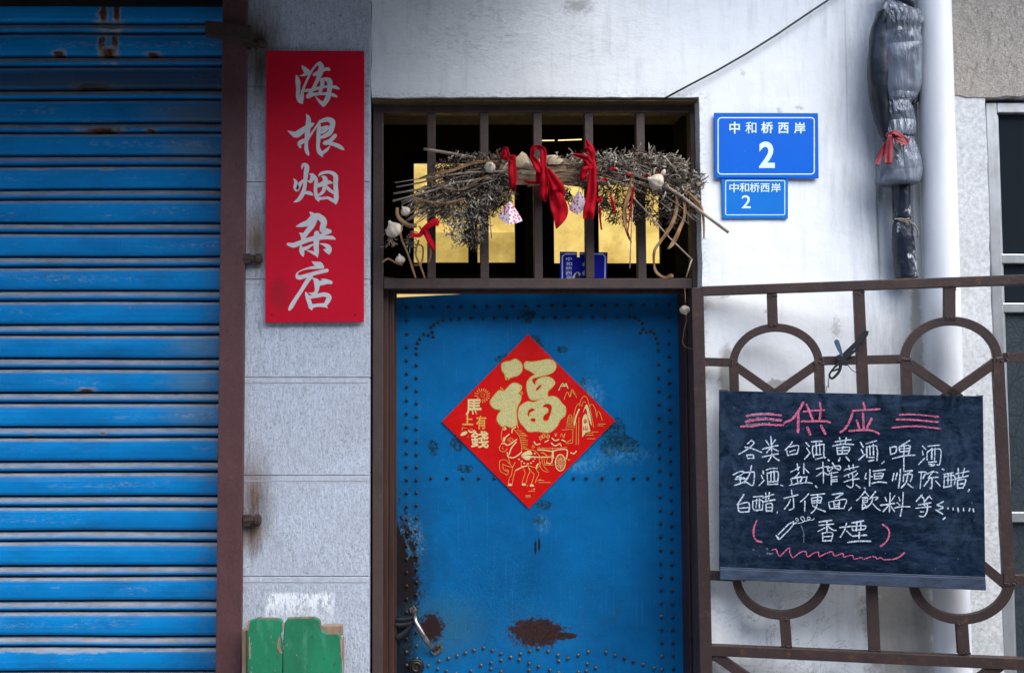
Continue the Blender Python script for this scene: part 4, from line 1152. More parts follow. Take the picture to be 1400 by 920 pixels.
# ------------------------------------------------------------------ red shop sign
YR = -0.05
rsn = thing('shop_sign', V(430, 441, YR), 'tall red sign board with five silver brush characters on the grey stone', 'sign')
mb = MB()
mb.slab([(364, 69.5), (498, 70), (497.5, 440), (362.5, 441)], front(YR), 0.012)
obj('board', mb, 'redsign', parent=rsn, bevel=0.0012)
fn = front(YR)
def brush(strokes, ox, oy, sc, k=1.0):
    mb = MB()
    for s in strokes: mb.stroke([(ox + x / sc, oy + y / sc, w_ / sc * k) for x, y, w_ in s], fn, sub=6)
    obj('character', mb, 'silver', parent=rsn, closed=False)
brush([[(228, 128, 8), (262, 170, 60), (310, 225, 95), (360, 240, 70), (380, 240, 25)], [(360, 250, 60), (300, 285, 60), (235, 312, 25), (182, 312, 6)],
       [(138, 320, 32), (160, 420, 88), (165, 560, 70), (160, 680, 68), (195, 765, 75), (245, 805, 25)], [(225, 790, 60), (232, 690, 75), (250, 580, 45), (300, 450, 42), (355, 330, 40), (405, 235, 36), (460, 160, 34), (515, 105, 45), (560, 95, 70)],
       [(550, 100, 80), (585, 160, 95), (560, 260, 105), (530, 350, 72), (490, 440, 62), (445, 530, 62), (380, 630, 60), (345, 685, 70)], [(455, 295, 60), (560, 240, 65), (640, 205, 60), (700, 195, 62), (720, 208, 50)],
       [(222, 590, 25), (300, 582, 52), (420, 570, 55), (520, 540, 55), (620, 520, 40), (720, 510, 42), (820, 518, 60), (880, 540, 40), (908, 555, 8)], [(575, 400, 45), (650, 375, 60), (725, 410, 100), (735, 500, 90), (722, 600, 85), (705, 690, 90), (660, 780, 85), (620, 850, 50), (615, 872, 15)],
       [(478, 680, 10), (515, 735, 32), (570, 790, 60), (625, 830, 80)], [(345, 685, 82), (430, 655, 62), (540, 640, 52), (680, 640, 52), (790, 660, 58), (850, 685, 38), (868, 700, 8)], [(595, 390, 80), (600, 470, 75), (575, 560, 62), (545, 640, 50)]], 395, 80, 13.14)
brush([[(378, 88, 14), (415, 160, 78), (412, 280, 95), (395, 430, 85), (378, 590, 62), (380, 720, 70), (405, 790, 52), (422, 830, 12)], [(45, 383, 8), (110, 420, 60), (200, 450, 115), (300, 385, 105), (400, 320, 90), (470, 275, 70), (505, 255, 35)],
       [(268, 680, 36), (258, 610, 75), (320, 570, 80), (385, 545, 60), (430, 490, 48), (500, 390, 34), (570, 290, 34), (630, 210, 50)], [(615, 225, 50), (690, 195, 72), (770, 180, 85), (840, 215, 100), (850, 270, 95), (830, 360, 85), (800, 420, 85), (730, 465, 75), (640, 505, 50)],
       [(625, 350, 50), (690, 330, 60), (760, 310, 45), (790, 312, 30)], [(630, 425, 45), (690, 392, 62), (750, 350, 50), (785, 330, 40)], [(612, 285, 55), (600, 380, 72), (595, 540, 72), (588, 670, 65), (615, 760, 85), (655, 820, 50), (668, 848, 14)],
       [(640, 800, 60), (700, 760, 56), (760, 710, 44), (805, 652, 12)], [(895, 470, 70), (860, 510, 70), (800, 565, 72), (730, 600, 82), (695, 608, 45)], [(720, 595, 70), (820, 610, 66), (930, 645, 72), (1010, 690, 64), (1055, 722, 18)]], 390, 150, 13.14)
brush([[(298, 182, 10), (310, 120, 42), (345, 95, 60), (388, 140, 85), (372, 260, 82), (358, 400, 68), (345, 520, 68), (300, 640, 78), (235, 730, 62), (150, 772, 10)], [(150, 348, 10), (190, 410, 60), (195, 510, 95), (215, 550, 60), (250, 470, 70), (300, 400, 48), (345, 370, 40)],
       [(440, 268, 18), (485, 285, 72), (485, 345, 78), (450, 400, 55), (400, 388, 14)], [(370, 600, 55), (430, 605, 66), (475, 628, 50), (495, 645, 18)], [(522, 295, 42), (556, 370, 62), (545, 480, 62), (545, 590, 62), (570, 690, 70), (602, 752, 24)],
       [(600, 305, 14), (640, 258, 50), (740, 232, 52), (840, 245, 62), (905, 310, 85), (905, 450, 82), (912, 600, 85), (915, 710, 82), (905, 800, 26)], [(575, 700, 60), (650, 705, 50), (760, 692, 48), (830, 725, 60), (910, 770, 60)],
       [(578, 480, 66), (660, 445, 82), (760, 412, 80), (830, 420, 36), (856, 428, 8)], [(655, 308, 16), (712, 345, 85), (715, 440, 82), (690, 560, 62), (640, 620, 52), (585, 645, 34)], [(730, 490, 62), (790, 545, 60), (870, 605, 50)]], 390, 218, 13.14)
brush([[(468, 58, 8), (520, 110, 75), (540, 190, 110), (500, 300, 95), (430, 390, 80), (365, 480, 80), (345, 510, 40)], [(296, 412, 8), (340, 440, 60), (360, 490, 70)],
       [(248, 305, 16), (330, 280, 70), (440, 245, 100), (540, 170, 130), (600, 130, 100), (680, 180, 110), (710, 240, 105), (690, 320, 95), (690, 370, 90), (760, 385, 100), (815, 380, 50)], [(810, 390, 60), (720, 432, 46), (600, 470, 50)],
       [(108, 600, 48), (200, 618, 80), (320, 575, 78), (460, 525, 76), (600, 495, 80), (740, 490, 60), (840, 492, 62), (880, 508, 36), (908, 525, 6)], [(590, 420, 90), (585, 520, 92), (580, 640, 88), (590, 740, 70), (602, 826, 10)], [(428, 708, 12), (510, 735, 44), (590, 775, 60)],
       [(325, 640, 40), (335, 700, 80), (350, 760, 66), (362, 800, 24)], [(335, 690, 60), (420, 665, 58), (480, 630, 44), (540, 600, 20)], [(640, 592, 8), (720, 610, 46), (785, 655, 90), (808, 710, 62), (800, 768, 16)], [(700, 690, 10), (760, 715, 60), (795, 750, 44)]], 385, 285, 12.27)
brush([[(508, 32, 10), (570, 68, 70), (640, 90, 100), (690, 120, 50)], [(690, 132, 40), (560, 132, 52), (440, 148, 30), (330, 182, 18), (262, 232, 26), (268, 285, 70), (310, 300, 72), (420, 268, 66), (600, 218, 62), (760, 182, 62)],
       [(490, 285, 72), (420, 375, 70), (330, 520, 62), (240, 655, 64), (165, 780, 70), (132, 838, 42)], [(522, 312, 16), (585, 370, 95), (595, 470, 78), (575, 545, 56), (520, 570, 36), (455, 560, 10)], [(590, 405, 80), (680, 390, 80), (760, 372, 72), (830, 392, 44)], [(660, 325, 8), (740, 345, 40), (835, 378, 40)],
       [(408, 556, 30), (440, 640, 70), (468, 720, 72), (495, 800, 76), (508, 838, 20)], [(455, 632, 55), (600, 605, 66), (720, 585, 72), (795, 625, 80), (775, 690, 80), (735, 755, 64)], [(480, 790, 66), (600, 765, 56), (715, 768, 62), (770, 812, 10)]], 385, 355, 12.27)
for p in ((376, 81), (491, 77), (372, 430), (486, 430)):
    mb = MB(); mb.lathe([(0.003, 0), (0.0025, 0.0012), (0.0004, 0.0018)], V(*p, YR - 0.0005), Vector((0, -1, 0)), 10)
    obj('nail', mb, 'rust', parent=rsn, smooth=True)

# ------------------------------------------------------------------ street number plates
def rrect(x0, y0, x1, y1, r, n=5):
    pts = []
    for (cx, cy, a) in ((x1 - r, y0 + r, -90), (x1 - r, y1 - r, 0), (x0 + r, y1 - r, 90), (x0 + r, y0 + r, 180)):
        for k in range(n + 1):
            t = R(a + 90 * k / n); pts.append((cx + math.cos(t) * r, cy + math.sin(t) * r))
    return pts
def plate(label, corners, Y, body, border, glyphs, bw, tilt=None):
    t = thing('number_plate', V((corners[2][0] + corners[3][0]) / 2, corners[2][1], Y), label, 'sign')
    mb = MB(); mb.slab(corners, front(Y), 0.005)
    obj('plate', mb, body, parent=t, bevel=0.001)
    fn = front(Y)
    mb = MB()
    o = rrect(*border)
    i = rrect(border[0] + bw, border[1] + bw, border[2] - bw, border[3] - bw, max(border[4] - bw, .5))
    mb.poly([o, i], fn, smooth=False)
    obj('border', mb, 'platewhite', parent=t, closed=False)
    for (ch, b, bold) in glyphs:
        mb = MB(); mb.e = 0.0003
        mb.glyph(ch, b, fn, bold)
        obj('lettering', mb, 'platewhite', parent=t, closed=False)
    return t
def z5(x0, y0, x1, y1): return (960 + x0 / 5.111, 140 + y0 / 5.111, 960 + x1 / 5.111, 140 + y1 / 5.111)
plate('larger bright blue plate reading 中和桥西岸 2 on the white wall', [(976.5, 154.5), (1118.5, 155), (1119.5, 244), (977.5, 243.5)], -0.012, 'plateblue', (981, 160.5, 1114, 239, 5),
      [('中', z5(190, 137, 264, 220), .022), ('和', z5(301, 137, 379, 219), .010), ('桥', z5(411, 137, 496, 219), .022), ('西', z5(530, 143, 605, 219), .022), ('岸', z5(642, 140, 721, 219), .022), ('2', z5(397, 275, 508, 460), .028)], 1.5)
plate('smaller blue plate reading 中和桥西岸 2 fixed under the larger plate', [(986.5, 244.8), (1077.5, 244.8), (1077.5, 299), (988, 299)], -0.009, 'plateblue2', (991.5, 246.5, 1073.5, 294.5, 2.5),
      [('中', z5(190, 565, 256, 629), .012), ('和', z5(260, 565, 328, 628), .012), ('桥', z5(332, 564, 402, 629), .012), ('西', z5(407, 568, 471, 628), .012), ('岸', z5(481, 565, 548, 628), .012), ('2', z5(275, 650, 340, 741), .008)], 1.1)
# old enamel plate standing behind the bars
YO = 0.10
op = thing('number_plate', V(798, 384, YO), 'old chipped navy enamel number plate standing behind the transom bars', 'sign')
def zo(x, y): return (755 + x / 16.47, 335 + y / 16.47)
mb = MB(); mb.slab([zo(*p) for p in ((172, 150), (560, 158), (560, 275), (615, 275), (615, 160), (1248, 165), (1225, 900), (172, 900))], front(YO), 0.002)
obj('plate', mb, 'navy', parent=op)
fn = front(YO)
mb = MB()
for p in ([(225, 860), (228, 250), (290, 205), (555, 200)], [(625, 198), (1140, 205), (1195, 270), (1185, 860)]): mb.stroke([zo(*q) for q in p], fn, 1.6, smooth=False)
mb.poly([[zo(*q) for q in ((680, 440), (690, 410), (760, 355), (860, 350), (930, 420), (900, 520), (800, 640), (770, 700), (690, 680), (680, 620), (760, 520), (800, 440), (760, 430), (730, 470), (690, 470))]], fn)
mb.poly([[zo(*q) for q in ((460, 760), (470, 690), (520, 630), (590, 605), (635, 650), (620, 690), (570, 700), (640, 800), (560, 800))]], fn)
obj('border', mb, 'enamelwhite', parent=op, closed=False)
mb = MB()
for (ch, b) in (('中', (310, 275, 440, 360)), ('和', (310, 385, 445, 465)), ('桥', (300, 485, 450, 560)), ('西', (300, 590, 445, 675)), ('岸', (310, 690, 445, 775))):
    p = zo(b[0], b[1]) + zo(b[2], b[3]); mb.glyph(ch, p, fn, 0.015)
obj('lettering', mb, 'enamelwhite', parent=op, closed=False)
mb = MB(); mb.e = 0.001
mb.poly([[zo(*q) for q in ((510, 780), (530, 660), (570, 620), (600, 680), (640, 790))]], fn)
mb.poly([[zo(*q) for q in ((705, 700), (735, 680), (770, 700), (750, 745), (715, 740))]], fn)
obj('rust_chip', mb, 'rust', parent=op, closed=False)
mb = MB()
for p in ((210, 188), (1200, 195)): mb.lathe([(0.003, 0), (0.003, 0.0015), (0.0005, 0.002)], V(*zo(*p), YO - .0005), Vector((0, -1, 0)), 10)
obj('eyelet', mb, 'brass', parent=op)

# ------------------------------------------------------------------ open iron gate leaf
GA = R(16)
GP = V(965, 640, -0.03)
GN = Vector((math.sin(GA), math.cos(GA), 0))            # away from the viewer
GF = on_plane(GP, -GN)                                   # e > 0 comes towards the viewer
gate = thing('iron_gate', (GP.x, GP.y, 0), 'brown openwork iron gate leaf with ring arcs, swung open beside the door', 'gate')
def gbar(name, a, b, wpx, dep=0.024, e=0.0, parent=gate):
    """square bar between two pixels of the gate plane"""
    A, B = GF(*a, e), GF(*b, e)
    d = (B - A).normalized()
    s = d.cross(GN).normalized()
    dist = ((A + B) / 2 - CAMP).length
    h = wpx / FPX * dist / 2
    mb = MB()
    mb.prism([A + s * h - GN * dep / 2, A - s * h - GN * dep / 2, A - s * h + GN * dep / 2, A + s * h + GN * dep / 2], [B + s * h - GN * dep / 2, B - s * h - GN * dep / 2, B - s * h + GN * dep / 2, B + s * h + GN * dep / 2])
    if name in ('cross_bar', 'strut', 'diagonal', 'upright', 'centre_bar'):      # weld beads
        for (P, sg) in ((A, 1), (B, -1)):
            for j in range(7):
                c_ = P + d * sg * random.uniform(0.004, 0.011) + s * h * random.uniform(-1.0, 1.0) - GN * dep * .5
                r_ = random.uniform(0.0022, 0.004)
                mb.lathe([(r_ * .4, -r_ * .5), (r_, 0.0), (r_ * .7, r_ * .5), (r_ * .1, r_ * .75)], c_, -GN, 7)
    return obj(name, mb, 'gate', parent=parent, bevel=0.002)
def garc(c, rx, ry, a0, a1, wpx, dep=0.021):
    mb = MB(); n = 26
    h = wpx / 2; rows = []
    for k in range(n + 1):
        t = R(a0 + (a1 - a0) * k / n)
        o_ = GF(c[0] + math.cos(t) * (rx + h), c[1] - math.sin(t) * (ry + h)); i_ = GF(c[0] + math.cos(t) * (rx - h), c[1] - math.sin(t) * (ry - h))
        rows.append([o_ - GN * dep / 2, i_ - GN * dep / 2, i_ + GN * dep / 2, o_ + GN * dep / 2])
    for k in range(n):
        for j in range(4):
            l = (j + 1) % 4
            mb.quad(rows[k][j], rows[k][l], rows[k + 1][l], rows[k + 1][j])
    mb.quad(*rows[0]); mb.quad(*rows[-1][::-1])
    return obj('ring_arc', mb, 'gate', parent=gate, bevel=0.0015)
gbar('hinge_stile', (953.5, 394), (971.5, 1170), 15, 0.03)
gbar('top_rail', (957, 398.5), (1465, 380.5), 12, 0.028, 0.001)
gbar('bottom_rail', (972, 887.5), (1465, 909.5), 13, 0.028, 0.001)
gbar('foot_rail', (975, 1150), (1465, 1200), 13, 0.028, 0.001)
gbar('end_stile', (1456, 381), (1482, 1200), 15, 0.03)
gbar('centre_bar', (1173.5, 398), (1195.5, 892), 12.5)
for (a, b) in (((1055, 402), (1056.5, 447)), ((1297.5, 392), (1297.5, 438)), ((1072.5, 842), (1075.5, 885)), ((1314, 848), (1317, 893))): gbar('strut', a, b, 12)
for (a, b) in (((961, 494.5), (1003, 496)), ((1120, 493.5), (1232, 491)), ((1372, 489), (1466, 485.5)), ((970, 786), (1010, 788)), ((1128, 790), (1250, 793)), ((1383, 792), (1470, 794))): gbar('cross_bar', a, b, 11, 0.022)
garc((1061, 498), 58.5, 50, 3, 177, 11)
garc((1300, 491), 63, 52, 3, 177, 12)
garc((1068, 788), 61, 52, 183, 357, 12)
garc((1314, 792), 66, 54, 183, 357, 13)
for (a, b) in (((1003, 495), (1009, 792)), ((1119.5, 493), (1129, 792)), ((1238, 489), (1248, 794)), ((1363.5, 489), (1379, 800))): gbar('upright', a, b, 11.5)
for (a, b) in (((1006, 501), (1068, 545)), ((1118, 497), (1050, 545)), ((1240, 495), (1312, 545)), ((1364, 493), (1290, 545)), ((1245, 792), (1300, 745)), ((1376, 800), (1316, 750)), ((1128, 792), (1072, 745)), ((1012, 790), (1066, 745))): gbar('diagonal', a, b, 11, 0.02)
for (a, b) in (((976, 894), (1190, 1040)), ((1366, 908), (1190, 1040)), ((1190, 1040), (978, 1150)), ((1190, 1040), (1440, 1190))): gbar('diagonal', a, b, 12, 0.02)

# ------------------------------------------------------------------ chalkboard on the gate
CB = on_plane(GP - GN * 0.034, -GN)
cbt = thing('chalkboard', CB(1165, 806), 'dark slate menu board with white and pink chalk writing hanging on the iron gate', 'chalkboard')
mb = MB()
mb.slab([(983, 534), (1344, 541.5), (1347.5, 794), (983.5, 780)], CB, 0.016)
bd = obj('board', mb, 'slate', parent=cbt, bevel=0.002)
mb = MB()
mb.slab([(984, 777.5), (1347.5, 791), (1348.5, 807), (984, 792)], CB, 0.02, 0.012)
mb.slab([(984, 775), (1347.5, 788.6), (1347.5, 790.6), (984, 777)], CB, 0.008, 0.004)
obj('chalk_ledge', mb, 'ledge', parent=cbt, bevel=0.002)
mb = MB()
for (a, b) in (((983, 533), (995, 533.6)), ((1335, 540.4), (1344.5, 541))): mb.stroke([a, b], CB, 1.3)
mb.stroke([(983.2, 536), (983.2, 560)], CB, 1.0)
obj('bare_edge', mb, 'boardedge', parent=bd, closed=False)
WH, PK, FT = MB(), MB(), MB()
WH.e = PK.e = FT.e = 0.0003
def wr(mb, ox, oy, sc, w, *strokes):
    for s in strokes: mb.stroke([(ox + x / sc, oy + y / sc) for x, y in s], CB, w * random.uniform(0.76, 1.02), sub=6, jit=0.2)
# title
wr(PK, 1000, 540, 11.5, 3.0, [(240, 330), (400, 305), (600, 300), (780, 318)], [(225, 418), (400, 388), (600, 376), (785, 395)], [(150, 492), (300, 490), (500, 465), (700, 470), (815, 472)])
wr(PK, 1000, 540, 11.5, 3.6, [(1130, 115), (1060, 240), (960, 370), (835, 435)], [(1050, 270), (1050, 400), (1045, 580)], [(1185, 150), (1230, 270), (1280, 400)], [(1195, 510), (1235, 620)])
wr(PK, 1000, 540, 11.5, 2.8, [(1135, 260), (1250, 245), (1460, 236)], [(1100, 412), (1280, 412), (1380, 410), (1500, 415), (1548, 428)])
wr(PK, 1120, 540, 7.78, 3.4, [(6, 80), (14, 160), (4, 255)], [(20, 325), (62, 410)], [(470, 85), (485, 150)], [(360, 165), (330, 260), (280, 350), (225, 395)], [(400, 270), (425, 355)], [(465, 195), (472, 350)], [(555, 250), (505, 355)], [(320, 380), (480, 370), (570, 380), (635, 410)])
wr(PK, 1120, 540, 7.78, 2.6, [(355, 165), (500, 158), (645, 148)], [(850, 210), (1000, 206), (1265, 230)], [(820, 260), (1000, 263), (1265, 286)], [(775, 345), (1030, 330), (1290, 357)])
wr(FT, 1000, 540, 11.5, 2.4, [(235, 318), (400, 292), (600, 290)], [(260, 395), (400, 355), (540, 355)], [(620, 400), (780, 410)], [(230, 460), (600, 445)])
# row one
wr(WH, 1000, 595, 12.73, 2.0, [(350, 80), (280, 145)], [(350, 95), (395, 130), (310, 215), (230, 270), (130, 325)], [(235, 205), (330, 220), (440, 260), (525, 295)], [(265, 340), (285, 400)], [(270, 345), (370, 340), (390, 395)], [(285, 400), (385, 395)],
   [(600, 85), (650, 165)], [(765, 75), (710, 150)], [(540, 240), (680, 200), (810, 175)], [(685, 20), (695, 150), (700, 290)], [(690, 210), (615, 300)], [(700, 220), (815, 275)], [(540, 375), (700, 340), (815, 320)], [(705, 320), (690, 370), (640, 455)], [(715, 345), (770, 400), (830, 435)],
   [(1060, 110), (1010, 180), (935, 250)], [(960, 250), (975, 330), (1000, 350)], [(1000, 205), (1165, 180), (1140, 320)], [(1010, 285), (1110, 255)], [(1000, 342), (1140, 320)])
wr(WH, 1090, 595, 12.73, 2.0, [(150, 125), (205, 190)], [(165, 220), (215, 300)], [(220, 310), (130, 410)], [(250, 110), (430, 100)], [(270, 190), (265, 280), (290, 375)], [(275, 190), (380, 165), (465, 155)], [(465, 160), (465, 370), (490, 385)], [(330, 140), (335, 310)], [(390, 140), (395, 310)], [(310, 340), (410, 330)], [(320, 415), (440, 385)], [(535, 425), (555, 440)],
   [(665, 110), (935, 75)], [(735, 40), (760, 150)], [(855, 45), (830, 150)], [(620, 185), (800, 150), (980, 160)], [(690, 215), (705, 330)], [(700, 220), (910, 210), (870, 320)], [(800, 190), (780, 310)], [(715, 265), (880, 260)], [(720, 325), (870, 315)], [(745, 390), (725, 445)], [(850, 375), (905, 440)],
   [(1100, 120), (1150, 205)], [(1115, 245), (1150, 320)], [(1180, 330), (1075, 425)], [(1200, 145), (1380, 95)], [(1210, 200), (1215, 380)], [(1215, 210), (1310, 180), (1390, 185)], [(1265, 180), (1270, 350)], [(1325, 160), (1330, 340)], [(1255, 385), (1340, 380)], [(1245, 450), (1330, 430)])
wr(WH, 1190, 595, 12.73, 2.0, [(110, 190), (125, 300), (115, 440)], [(245, 450), (200, 490)], [(345, 210), (355, 330)], [(345, 215), (450, 200), (440, 300), (360, 325)], [(685, 90), (540, 180)], [(505, 190), (510, 270), (540, 290)], [(510, 195), (680, 175), (690, 230), (660, 340)], [(590, 185), (590, 290)], [(520, 235), (690, 225)], [(520, 290), (680, 270)], [(390, 405), (600, 355), (775, 345)], [(585, 290), (585, 600)],
   [(910, 185), (965, 245)], [(910, 275), (920, 340)], [(945, 400), (845, 505)], [(1000, 190), (1210, 170)], [(1060, 250), (995, 300), (990, 430)], [(1010, 270), (1140, 240), (1215, 240), (1235, 300), (1210, 500), (1150, 510)], [(1075, 230), (1070, 410)], [(1130, 220), (1120, 440)], [(1020, 470), (1150, 460)], [(1020, 500), (1120, 510)], [(1040, 530), (1110, 525)], [(1250, 585), (1285, 598)])
# row two
wr(WH, 995, 630, 11.67, 2.0, [(90, 220), (180, 175), (255, 170), (215, 225), (140, 260)], [(150, 250), (270, 275)], [(120, 290), (270, 285)], [(195, 270), (200, 335)], [(110, 390), (250, 340), (300, 280)], [(250, 190), (340, 180), (420, 175)], [(422, 175), (425, 250), (400, 390), (300, 340)], [(380, 75), (345, 220), (270, 350)],
   [(565, 155), (570, 205)], [(540, 235), (560, 290)], [(580, 310), (500, 395)], [(615, 145), (700, 120), (790, 120)], [(630, 190), (640, 375)], [(640, 195), (800, 175), (790, 370)], [(690, 170), (690, 310)], [(740, 160), (745, 310)], [(640, 335), (780, 325)], [(640, 375), (800, 368)], [(850, 385), (880, 400)],
   [(1010, 175), (1080, 140), (1150, 100)], [(1110, 50), (1125, 150)], [(1140, 185), (1100, 240), (1050, 280)], [(1215, 40), (1215, 205)], [(1235, 125), (1295, 190)], [(1010, 290), (1030, 375)], [(1020, 282), (1180, 258), (1160, 330)], [(1110, 280), (1120, 355)], [(1180, 262), (1265, 255)], [(1265, 250), (1245, 340)], [(985, 390), (1130, 360), (1270, 345), (1350, 358)])
wr(WH, 1105, 630, 11.67, 1.9, [(120, 400), (140, 425)], [(130, 130), (240, 100), (330, 90)], [(235, 20), (245, 200), (245, 355)], [(230, 180), (135, 245)], [(250, 180), (310, 220), (335, 215)], [(390, 30), (420, 80)], [(310, 110), (320, 160)], [(320, 110), (480, 80), (520, 100), (510, 140)], [(400, 110), (340, 170)], [(430, 110), (495, 140)], [(340, 200), (480, 180)], [(380, 180), (350, 220)], [(375, 220), (370, 380)], [(380, 260), (465, 250)], [(385, 300), (465, 295)], [(385, 330), (470, 325)],
   [(580, 155), (620, 130), (810, 90)], [(650, 75), (665, 140)], [(720, 60), (725, 130)], [(770, 160), (680, 200), (580, 245)], [(640, 215), (655, 260)], [(705, 205), (720, 245)], [(790, 200), (740, 250)], [(580, 335), (700, 300), (815, 285)], [(715, 255), (720, 380), (690, 425), (620, 395)], [(770, 385), (830, 430)], [(900, 430), (915, 440)],
   [(930, 200), (910, 280), (935, 280)], [(990, 140), (985, 400)], [(1000, 255), (1030, 250)], [(1040, 165), (1235, 140)], [(1060, 210), (1065, 290)], [(1060, 205), (1200, 200), (1180, 270)], [(1065, 245), (1190, 240)], [(1070, 290), (1190, 275)], [(1025, 360), (1140, 335), (1255, 350)])
wr(WH, 1215, 630, 11.67, 2.0, [(90, 200), (65, 320)], [(145, 185), (115, 300)], [(195, 135), (185, 280), (165, 430)], [(250, 170), (390, 155), (300, 205)], [(245, 230), (240, 330)], [(250, 225), (380, 220), (355, 325)], [(310, 240), (285, 340), (210, 430)], [(310, 360), (350, 400), (395, 425)],
   [(490, 180), (600, 180), (580, 230), (555, 280)], [(530, 200), (510, 440)], [(620, 210), (720, 170), (790, 190)], [(720, 170), (640, 270)], [(640, 275), (800, 260)], [(700, 270), (695, 430), (670, 435)], [(650, 300), (575, 400)], [(760, 320), (830, 400)],
   [(890, 215), (1040, 190)], [(900, 240), (890, 425)], [(900, 250), (1060, 240), (1060, 380)], [(960, 210), (955, 370)], [(1005, 200), (1010, 380)], [(940, 310), (1050, 300)], [(890, 425), (1010, 400)], [(1080, 210), (1290, 165)], [(1120, 120), (1130, 270)], [(1220, 120), (1190, 250)], [(1080, 285), (1280, 240)], [(1110, 310), (1110, 440)], [(1110, 310), (1240, 300), (1200, 430)], [(1115, 370), (1210, 365)], [(1115, 435), (1200, 430)], [(1300, 460), (1280, 490)])
# row three
wr(WH, 1000, 668, 12.73, 2.0, [(215, 105), (160, 200), (100, 280)], [(115, 270), (130, 390), (200, 410)], [(130, 275), (300, 245), (310, 390)], [(130, 345), (290, 330)], [(190, 410), (310, 402)],
   [(385, 145), (550, 130)], [(375, 220), (380, 350), (450, 390)], [(380, 215), (540, 210), (540, 370)], [(445, 180), (430, 330)], [(490, 180), (490, 340)], [(400, 378), (540, 370)], [(550, 160), (740, 100)], [(600, 75), (605, 200)], [(665, 70), (650, 190)], [(565, 230), (760, 195)], [(605, 270), (610, 390)], [(610, 270), (710, 265), (710, 400)], [(615, 330), (700, 325)], [(615, 392), (710, 388)], [(805, 405), (800, 430)],
   [(1050, 30), (1060, 100)], [(920, 170), (1160, 110)], [(1030, 190), (990, 280), (925, 360)], [(1080, 150), (1090, 300), (1075, 350), (1010, 375)], [(1350, 90), (1290, 160), (1210, 230)], [(1285, 220), (1280, 400)])
wr(WH, 1095, 668, 12.73, 1.9, [(180, 115), (420, 90)], [(190, 165), (200, 260)], [(195, 165), (360, 150), (345, 250)], [(195, 215), (350, 205)], [(200, 255), (350, 245)], [(300, 120), (280, 300), (240, 380), (185, 430)], [(210, 300), (300, 350), (430, 400)],
   [(555, 105), (740, 80), (680, 130), (610, 170)], [(490, 240), (510, 345)], [(500, 235), (790, 190), (760, 330)], [(580, 230), (590, 340)], [(680, 210), (670, 340)], [(600, 275), (670, 270)], [(600, 310), (670, 305)], [(510, 350), (760, 345)], [(890, 330), (840, 380)],
   [(1130, 40), (1060, 130), (980, 210)], [(1130, 60), (1190, 130)], [(1080, 160), (1170, 150)], [(1090, 170), (1080, 350)], [(1095, 180), (1170, 170), (1160, 240)], [(1100, 210), (1160, 205)], [(1100, 245), (1160, 240)], [(1080, 360), (1170, 300)], [(1110, 270), (1160, 320)], [(1310, 55), (1210, 180)], [(1230, 160), (1350, 155), (1310, 200)], [(1260, 180), (1230, 260), (1150, 340)], [(1265, 265), (1330, 340), (1395, 385)])
wr(WH, 1200, 665, 10, 2.1, [(110, 150), (130, 200)], [(245, 130), (195, 200)], [(50, 260), (240, 235)], [(180, 95), (170, 350)], [(160, 260), (85, 345)], [(190, 270), (240, 345)], [(300, 150), (315, 200)], [(275, 225), (310, 255)], [(245, 295), (330, 280), (450, 280)], [(360, 85), (350, 250), (320, 410)],
   [(620, 115), (540, 205)], [(610, 130), (640, 170)], [(720, 130), (660, 200)], [(720, 140), (750, 175)], [(570, 255), (740, 225)], [(650, 190), (655, 280)], [(535, 300), (740, 280)], [(690, 230), (690, 330), (650, 410), (580, 410)], [(600, 350), (640, 350)],
   [(910, 210), (825, 255)], [(825, 262), (910, 290), (850, 320)], [(810, 325), (900, 380)], [(975, 295), (976, 310)], [(1045, 300), (1046, 322)], [(1112, 300), (1118, 345)], [(1188, 305), (1190, 345)], [(1275, 305), (1265, 340)], [(1322, 312), (1328, 345)], [(935, 430), (910, 455)])
# row four
wr(PK, 1020, 700, 12.27, 2.9, [(175, 145), (130, 270), (130, 400), (180, 475), (260, 495)])
wr(WH, 1020, 700, 12.27, 2.2, [(510, 400), (560, 460), (650, 380), (740, 290), (805, 205)], [(560, 460), (530, 420)], [(800, 165), (720, 210), (620, 310), (545, 385)], [(800, 165), (805, 205)])
wr(WH, 1020, 700, 12.27, 1.1, [(800, 205), (860, 170), (885, 140), (855, 105), (840, 130), (880, 165)], [(820, 200), (930, 185), (990, 150), (970, 90), (930, 90), (930, 120), (970, 160)], [(990, 160), (1060, 140), (1085, 105), (1050, 85), (1040, 120), (1080, 142), (1140, 130), (1150, 105)])
wr(FT, 1020, 700, 12.27, 1.8, [(925, 220), (965, 350), (965, 500)])
wr(FT, 1020, 700, 12.27, 2.4, [(120, 620), (140, 625)], [(345, 610), (355, 620)], [(360, 690), (440, 692)])
wr(PK, 1020, 700, 12.27, 1.8, [(430, 635), (500, 620), (530, 690), (570, 735), (650, 650), (725, 600), (735, 680), (780, 755), (850, 715), (930, 660), (1000, 660), (1020, 730), (1060, 735), (1130, 685), (1210, 670), (1225, 735), (1300, 710)])
wr(PK, 1110, 700, 10.77, 1.7, [(110, 655), (200, 605), (295, 580), (335, 640), (450, 605), (470, 655), (590, 630), (620, 685), (730, 665), (760, 690), (860, 655), (930, 655), (960, 685), (1010, 665), (1060, 695), (1200, 690)])
wr(PK, 1110, 700, 10.77, 2.4, [(1190, 690), (1280, 660), (1360, 595)])
